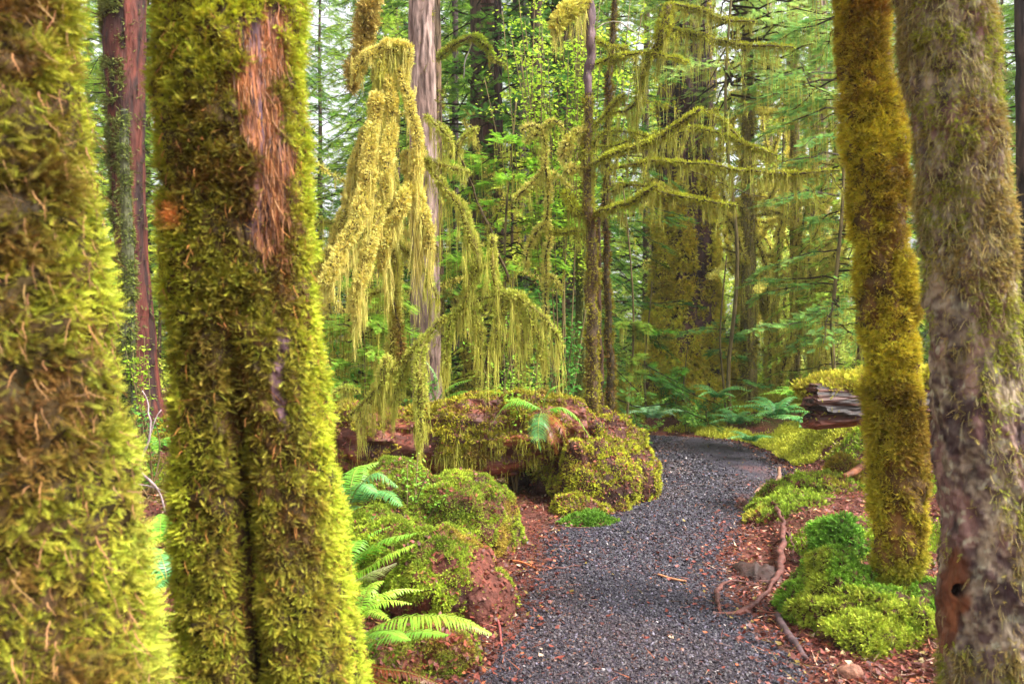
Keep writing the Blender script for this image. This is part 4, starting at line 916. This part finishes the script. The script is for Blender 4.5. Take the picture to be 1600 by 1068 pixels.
fall = sst(3.1, X0 + .05, V[:, 0]); V[:, 0] += (jag - .08) * fall
groove = (fbm(np.c_[V[:, 0] * .3, V[:, 1] * 8, V[:, 2] * 24], 1.6, 6) - .5) * .05; V[:, 1] += groove * 1.2; V[:, 2] += groove * .4
st = fbm(np.c_[V[:, 0] * .8, V[:, 1] * 10, V[:, 2] * 34], 1, 5)
C = mixc(lin(30, 19, 18), lin(88, 52, 42), sst(.35, .8, st)); C = mixc(C, lin(140, 74, 54), sst(-.08, -.16, V[:, 2] - ZC) * .7)
mk('rotten_wood', V, T, C, M_WOOD, t, False, o)
Vs, Ts = blob(3.05, 7.0, 1.1, .48, .2, .1, .35, 5, 5); Vs2, Ts2 = blob(3.7, 7.3, 1.16, .6, .2, .09, .35, 5, 6); Vs = np.vstack([Vs, Vs2]); Ts = np.vstack([Ts, Ts2 + len(Vs) // 2])
cs = mk('moss_cushion', Vs, Ts, mixc(OL, BR, fbm(Vs, 9)), M_MOSS, t, True, o)
cm_ = lambda P, N: jc(mixc(lin(184, 180, 58), lin(136, 128, 42), fbm(P, 6, 2)), len(P))
moss_cover(cs, Vs, Ts, 12000, .04, cm_, o, None, tpl=SP_MD, down=.15, out=.8, jit=.5, clump=12, roll=2)
moss_cover(t, V, T, 1500, .03, cm_, o, lambda M, N: sst(.55, .8, N[:, 2]), tpl=SP_MD, down=.0, out=.9, jit=.5, roll=2)

# ------------------------------------------------------------------ ferns
def frond(parent, pts, W, cols, origin, n=26, droop=.5, rach=lin(150, 150, 60), wp=.13):
    C_ = catmull(np.array(pts), n * 2 + 1); Tn = unit(np.gradient(C_, axis=0)); m = len(C_)
    sd = np.cross(Tn, [0, 0, 1.]); sd = unit(sd + 1e-4)
    a = Acc(); V, T = tube(C_, np.linspace(.0035, .001, m), 4, 0); a.add(V, T, rach)
    q = np.linspace(.1, .99, n); i = (q * (m - 1)).astype(int)
    prof = np.sin(np.clip(q * 1.0, 0, 1) ** .62 * math.pi) ** .55 * (1 - .35 * q) + .04
    sg = W * prof; sp_ = np.linalg.norm(C_[-1] - C_[0]) / n
    for s in (-1, 1):
        d = unit(sd[i] * s + Tn[i] * .35 + np.array([0, 0, -droop * .5]) + rng.normal(0, .07, (n, 3))); L = sg * U(.88, 1.08, n)
        wv = Tn[i] * (sp_ * .48)
        P0 = C_[i]; mid = P0 + d * (L * .5)[:, None] + [0, 0, .004]; tip_ = P0 + d * L[:, None] + np.c_[np.zeros((n, 2)), -L * droop * .35]
        Vv = np.stack([P0 - wv * .7, P0 + wv * .7, mid + wv * .85, mid - wv * .75, tip_], 1).reshape(-1, 3)
        b = np.arange(n)[:, None] * 5
        Tt = np.concatenate([b + [0, 1, 2], b + [0, 2, 3], b + [3, 2, 4]]) if s > 0 else np.concatenate([b + [1, 0, 2], b + [2, 0, 3], b + [2, 3, 4]])
        c = np.repeat(jc(mixc(cols[0], cols[1], q), n, .1), 5, 0); a.add(Vv, Tt, c)
    return a.build('frond', M_FERN, parent, origin)
FG = (lin(84, 148, 40), lin(146, 198, 66)); FB = (lin(62, 128, 70), lin(120, 184, 100)); FY = (lin(134, 184, 46), lin(172, 208, 70)); FD = (lin(150, 80, 40), lin(120, 60, 34))
def fern_px(label, fr, origin_px, D):
    o = P3(*origin_px, D); t = thing('sword_fern', label, 'fern', o)
    for pts, W, cols in fr:
        frond(t, [P3(p[0], p[1], D + (p[2] if len(p) > 2 else 0)) for p in pts], W, cols, o, n=max(14, int(8 + 5 * len(pts) + 60 * W * 2)))
    return t
def fern_rand(label, px, py, D, n, L, cols, W=.09, e=1.1, group=None):
    o = P3(px, py, D); t = thing('sword_fern', label, 'fern', o, group)
    for k in range(n):
        az = 2 * math.pi * (k + U(-.3, .3)) / n; l = L * U(.75, 1.15); e_ = e * U(.7, 1.15); s = np.linspace(0, 1, 6)
        h = l * (s * math.cos(e_) + .35 * s * s); z = l * (s * math.sin(e_) - .62 * s * s)
        frond(t, np.c_[o[0] + h * math.cos(az), o[1] + h * math.sin(az), o[2] + z], W * U(.8, 1.1), cols, o, 24)
    return t
fern_px('glossy fern in front of the lowest boulder, its long frond reaching right over the moss', [
    ([(540, 1010), (600, 972, -.05), (660, 962, -.1), (720, 966, -.1), (768, 990, -.1)], .12, FY),
    ([(545, 1020), (600, 996, -.15), (655, 985, -.25), (700, 992, -.3)], .085, FG),
    ([(540, 1015), (580, 1040, -.1), (640, 1050, -.1), (700, 1075, -.1)], .07, FD), ([(540, 1020), (570, 990, -.3), (610, 985, -.5), (640, 1000, -.6)], .08, FG),
    ([(540, 1030), (590, 1062, -.2), (650, 1075, -.3)], .06, FD)], (545, 1020), 3.4)
fern_rand('low green fern squeezed between the boulders behind the front frond', 560, 965, 3.9, 9, .34, FY, .07)
fern_px('bright green fern with fronds rising right between the twin trunk and the boulders', [
    ([(520, 905), (560, 870), (600, 842, -.1), (652, 832, -.2)], .15, FG), ([(525, 905), (570, 888), (606, 866), (648, 850)], .13, FY),
    ([(525, 905), (560, 905, -.1), (590, 890, -.3), (618, 880, -.4)], .09, (lin(180, 200, 120), lin(200, 190, 150))), ([(520, 900), (545, 860, .1), (570, 835, .2), (610, 822, .2)], .1, FG), ([(520, 905), (545, 912), (580, 922), (612, 945)], .12, FY)], (522, 905), 4.25)
fern_px('blue-green arching fern beside the upper boulder, right of the twin trunk', [
    ([(545, 790), (565, 755), (590, 738), (622, 760)], .15, FB), ([(545, 790), (575, 768, -.1), (605, 768, -.2), (628, 790, -.3)], .13, FB),
    ([(545, 790), (550, 750, .1), (560, 730, .2), (590, 722, .3)], .13, FG), ([(545, 790), (560, 790, -.2), (580, 800, -.4), (595, 820, -.5)], .12, FB), ([(545, 790), (530, 750), (520, 735), (500, 740)], .13, FB), ([(545, 792), (556, 765, -.2), (570, 755, -.4), (590, 770, -.5)], .12, FB)], (545, 790), 5.0)
fern_px('dark green fern draped over the front of the log under the moss curtain', [
    ([(846, 642), (818, 626), (790, 632), (768, 662)], .12, FG), ([(846, 642, -.1), (842, 655, -.3), (841, 680, -.35), (845, 706, -.35)], .13, FB), ([(850, 642), (876, 636), (900, 650), (922, 682)], .12, FG),
    ([(850, 645), (862, 650, -.2), (880, 670, -.3), (890, 700, -.3)], .11, FD), ([(850, 645), (856, 660, -.2), (866, 685, -.3), (870, 712, -.3)], .1, FD), ([(846, 642), (830, 632, .1), (808, 622, .2), (790, 626, .2)], .1, FG), ([(848, 642), (852, 620), (862, 606), (880, 600)], .1, FG)], (848, 645), 6.95)
fern_px('light green fern standing behind the crest of the nurse log', [
    ([(682, 628), (694, 610), (712, 598), (738, 592)], .14, FG), ([(680, 628), (684, 600), (678, 580), (664, 562)], .13, (lin(130, 190, 110), lin(170, 210, 140))), ([(684, 628), (704, 616), (726, 610), (745, 618)], .12, FG), ([(682, 628), (672, 604), (655, 590), (640, 592)], .12, FG)], (682, 630), 8.5)
fern_rand('dark fern low in the gap between the two left trunks', 250, 850, 5.0, 9, .5, FG)
fern_rand('blue-green fern beneath it in the left gap, nearer', 262, 915, 4.2, 8, .4, FB)
fern_rand('small fern at the foot of the red snag', 236, 705, 7.2, 7, .35, FG)
G3 = 'ferns beyond the path bend'
fern_rand('leftmost blue-green fern of those beyond the path bend', 1150, 664, 11.2, 9, .55, FB, .12, group=G3)
fern_rand('largest fern beyond the path bend, left of the broken log', 1212, 655, 10.8, 11, .8, FB, .14, group=G3)
fern_rand('fern tucked low beneath the broken log end', 1268, 668, 9.8, 9, .6, FB, .12, group=G3)
fern_rand('bluish drooping fern on the bank below the giant trunk', 1020, 655, 12.6, 10, .6, (lin(110, 160, 110), lin(150, 190, 140)), .12, group=G3)
fern_rand('fern in the shade behind the broken log', 1250, 625, 12, 9, .7, FG, .12, group=G3)
fern_rand('pale fern at the giant trunk right foot', 1120, 622, 13, 9, .6, FB, .12, group=G3)
fern_rand('little fern at the moss edge of the path bend', 1172, 690, 10, 7, .35, FB, .1, group=G3)
fern_rand('fern sprouting at the back of the upper boulder', 640, 765, 6.2, 6, .25, FY, .06)

# ------------------------------------------------------------------ sticks, root, driftwood, twigs
def stick(name, label, pts, D_or_ground, cols, cat='stick', group=None, seg=10, amp=.2):
    """pts: (px, py, r_px, lift) on the ground plane"""
    Q = []
    for p in pts:
        x, y = gpt(p[0], p[1]); Q.append([x, y, gh1(x, y) + (p[3] if len(p) > 3 else 0) + p[2] / F * y * .7, p[2] / F * y])
    Q = catmull(np.array(Q), 60); V, T = tube(Q[:, :3], np.maximum(Q[:, 3], .002), seg, amp, 22, 3)
    o_ = mk(name, V, T, mixc(cols[0], cols[1], fbm(V, 25, 3)), M_WOOD, None, True, Q[0, :3]); o_.location = Q[0, :3]
    return tag(o_, label, cat, group)
RT = (lin(112, 66, 56), lin(58, 34, 32))
t = thing('curved_root', 'hook-shaped reddish root curling at the right edge of the path', 'root', (*gpt(1190, 880), 0))
def rt(nm, pts):
    Q = []
    for p in pts: x, y = gpt(p[0], p[1]); Q.append([x, y, gh1(x, y) + p[3] + p[2] / F * y * .5, p[2] * .62 / F * y * (1 + .35 * math.sin(len(Q) * 2.1))])
    Q = catmull(np.array(Q), 80); Q[:, :3] += (np.stack([fbm(Q[:, :3], 9, 70 + i) for i in range(3)], 1) - .5) * [.04, .04, .015]; V, T = tube(Q[:, :3], Q[:, 3], 12, .35, 30, 3); mk(nm, V, T, mixc(*RT, fbm(V, 20, 3)), M_WOOD, t, True, t.location)
rt('root', [(1190, 795, 5, .0), (1206, 812, 6, .05), (1220, 842, 6, .07), (1224, 872, 7, .06), (1218, 905, 7, .04), (1204, 932, 7, .03), (1180, 952, 7, .02), (1150, 962, 6, .01), (1112, 960, 5, .0)])
rt('root', [(1222, 850, 3, .05), (1236, 868, 3, .03), (1244, 892, 2.5, .0)])
rt('root', [(1122, 960, 4, .01), (1120, 940, 5, .03), (1134, 922, 5, .04), (1160, 916, 4, .02), (1190, 922, 4, .0)])
def slab(label, quad, h, cols):
    c = np.array([gpt(*p) for p in quad]); nx, ny = 26, 8; s = np.linspace(0, 1, nx)[None, :, None]; r_ = np.linspace(0, 1, ny)[:, None, None]
    G = (c[0] * (1 - s) + c[1] * s) * (1 - r_) + (c[3] * (1 - s) + c[2] * s) * r_; G = G.reshape(-1, 2)
    rr = np.repeat(np.linspace(0, 1, ny), nx); ss = np.tile(np.linspace(0, 1, nx), ny)
    g0 = gh(G[:, 0], G[:, 1]); V = np.c_[G, g0]; prof = np.sin(rr * math.pi) ** .5 * np.sin(np.clip(ss * 1.0, 0, 1) * math.pi) ** .35
    f = fbm(V * [1, 1, 1], 16, 7); V[:, 2] += -.02 + prof * (h * (.55 + .9 * f)); V[:, 0] += (fbm(V, 11, 9) - .5) * .05
    o_ = V.mean(0); ob = mk('rotten_wood', V, grid_tris(ny, nx, False), mixc(cols[0], cols[1], fbm(V * [1, .3, 1], 30, 3)), M_WOOD, None, True, o_); ob.location = o_
    return tag(ob, label, 'wood')
slab('flat splintered wood slab at the top of the hooked root', [(1135, 772), (1205, 792), (1198, 812), (1150, 800)], .07, (lin(110, 70, 62), lin(58, 38, 38)))
slab('grey crumbling wood chunk inside the bend of the hooked root', [(1140, 880), (1235, 900), (1215, 922), (1150, 905)], .08, (lin(74, 48, 42), lin(40, 28, 26)))
stick('fallen_stick', 'dark stick lying on the red litter below the hooked root', [(1214, 962, 4), (1222, 985, 6, .01), (1240, 1008, 6), (1262, 1036, 4)], 0, (lin(92, 70, 72), lin(50, 38, 42)))
stick('fallen_stick', 'thin dark branch lying across the ferns beyond the path bend', [(1030, 637, 2, .1), (1065, 645, 3, .16), (1100, 652, 3, .1), (1130, 665, 2, .04)], 0, (lin(80, 60, 60), lin(50, 38, 42)))
stick('fallen_stick', 'long thin branch sagging through the far ferns toward the broken log', [(1120, 628, 2, .2), (1160, 645, 3, .2), (1200, 652, 3, .12), (1250, 668, 2, .04)], 0, (lin(80, 60, 60), lin(50, 38, 42)))
stick('fallen_stick', 'thin orange twig on the litter between boulder and path', [(795, 880, 2), (815, 884, 2, .01), (845, 893, 1.5)], 0, (lin(190, 110, 60), lin(150, 84, 50)))
stick('fallen_stick', 'straw-coloured twig lying across the gravel', [(1028, 905, 1.5, .03), (1048, 912, 2, .03), (1072, 916, 1.5, .03)], 0, (lin(190, 130, 90), lin(150, 100, 70)))
stick('fallen_stick', 'pinkish twig low among the litter at the bottom left of the path', [(772, 960, 1.5), (780, 985, 2, .02), (784, 1012, 1.5)], 0, (lin(170, 90, 84), lin(130, 64, 60)))
stick('fallen_stick', 'chunky bark scrap at the path edge below the mound', [(985, 778, 3), (1000, 772, 5, .01), (1018, 768, 3)], 0, (lin(140, 70, 56), lin(90, 44, 40)))
stick('fallen_stick', 'orange broken root stub at the foot of the moss beside the slim right trunk', [(1318, 800, 4, .1), (1336, 796, 6, .12), (1356, 788, 4, .14)], 0, (lin(150, 92, 60), lin(100, 60, 44)))
stick('fallen_stick', 'pale forked stub at the far side of the hooked root', [(1178, 772, 2), (1195, 766, 4, .03), (1215, 764, 4, .06), (1218, 748, 2, .12)], 0, (lin(150, 110, 90), lin(100, 70, 60)))
stick('bark_piece', 'orange bark lump by the lower right trunk foot', [(1436, 1022, 4), (1448, 1021, 8, .01), (1462, 1020, 5)], 0, (lin(204, 120, 76), lin(150, 84, 56)))
V, T = blob(*([0] * 3), .05, .04, .04, .3, 9, 3, 24, 14); x, y = gpt(1328, 1062); ob = mk('small_rock', V, T, mixc(lin(170, 120, 96), lin(110, 78, 66), fbm(V, 30)), M_SOIL, None, True); ob.location = (x, y, gh1(x, y) + .02); tag(ob, 'small peach-coloured rock at the bottom right of the path', 'rock')
# bare twigs in the left gap
o = P3(232, 800, 6.0); t = thing('bare_shrub', 'leafless grey twiggy shrub in the gap between the two left trunks', 'shrub', o)
for q in ([(258, 800, 2), (244, 760, 2), (218, 728, 2), (230, 690, 2), (232, 640, 1.5), (222, 610, 1)], [(218, 728, 1.5), (208, 700, 1.2), (202, 680, 1)], [(230, 690, 1.2), (240, 660, 1), (252, 640, 1)], [(262, 770, 1.2), (236, 758, 1.2), (205, 752, 1)]):
    limb(t, 'stem', q, 6.0, o, moss=0, bark=lin(170, 150, 150), core=1.)
# scattered twigs as litter
a = Acc()
for k in range(260):
    y = U(2.8, 12); x = U(-.6, .68) * y
    if pdist(np.array([x]), np.array([y]))[0] < (.03 if k % 6 else -1): continue
    L = U(.08, .4); an = U(0, 6.28); s = np.linspace(-.5, .5, 6)
    C_ = np.c_[x + math.cos(an) * L * s, y + math.sin(an) * L * s, np.zeros(6)] + rng.normal(0, .006, (6, 3)); C_[:, 2] += gh(C_[:, 0], C_[:, 1]) + .025
    V, T = tube(C_, np.full(6, U(.002, .005)), 5, 0); a.add(V, T, mixc(lin(140, 84, 66), lin(70, 50, 46), np.array([U(0, 1)]))[0])
tag(a.build('twig_litter', M_LITT), kind='stuff', label='scattered small twigs on the ground')

# damp forest air
hb = 0
x0, x1, y0, y1, z0, z1 = -165, 165, -65, 225, -1.5, 26
hv = np.array([(x, y, z) for x in (x0, x1) for y in (y0, y1) for z in (z0, z1)], float)
ht = np.array([(0, 1, 3), (0, 3, 2), (4, 6, 7), (4, 7, 5), (0, 4, 5), (0, 5, 1), (2, 3, 7), (2, 7, 6), (0, 2, 6), (0, 6, 4), (1, 5, 7), (1, 7, 3)])
mh = bpy.data.materials.new('haze'); mh.use_nodes = True; n_ = mh.node_tree.nodes; n_.clear()
vo = n_.new('ShaderNodeVolumePrincipled'); vo.inputs['Color'].default_value = (.98, .98, .92, 1); vo.inputs['Density'].default_value = .0009; vo.inputs['Anisotropy'].default_value = .2
oo = n_.new('ShaderNodeOutputMaterial'); mh.node_tree.links.new(vo.outputs[0], oo.inputs['Volume'])
tag(mk('haze', hv, ht, None, mh), kind='stuff', label='thin pale haze between the trees')
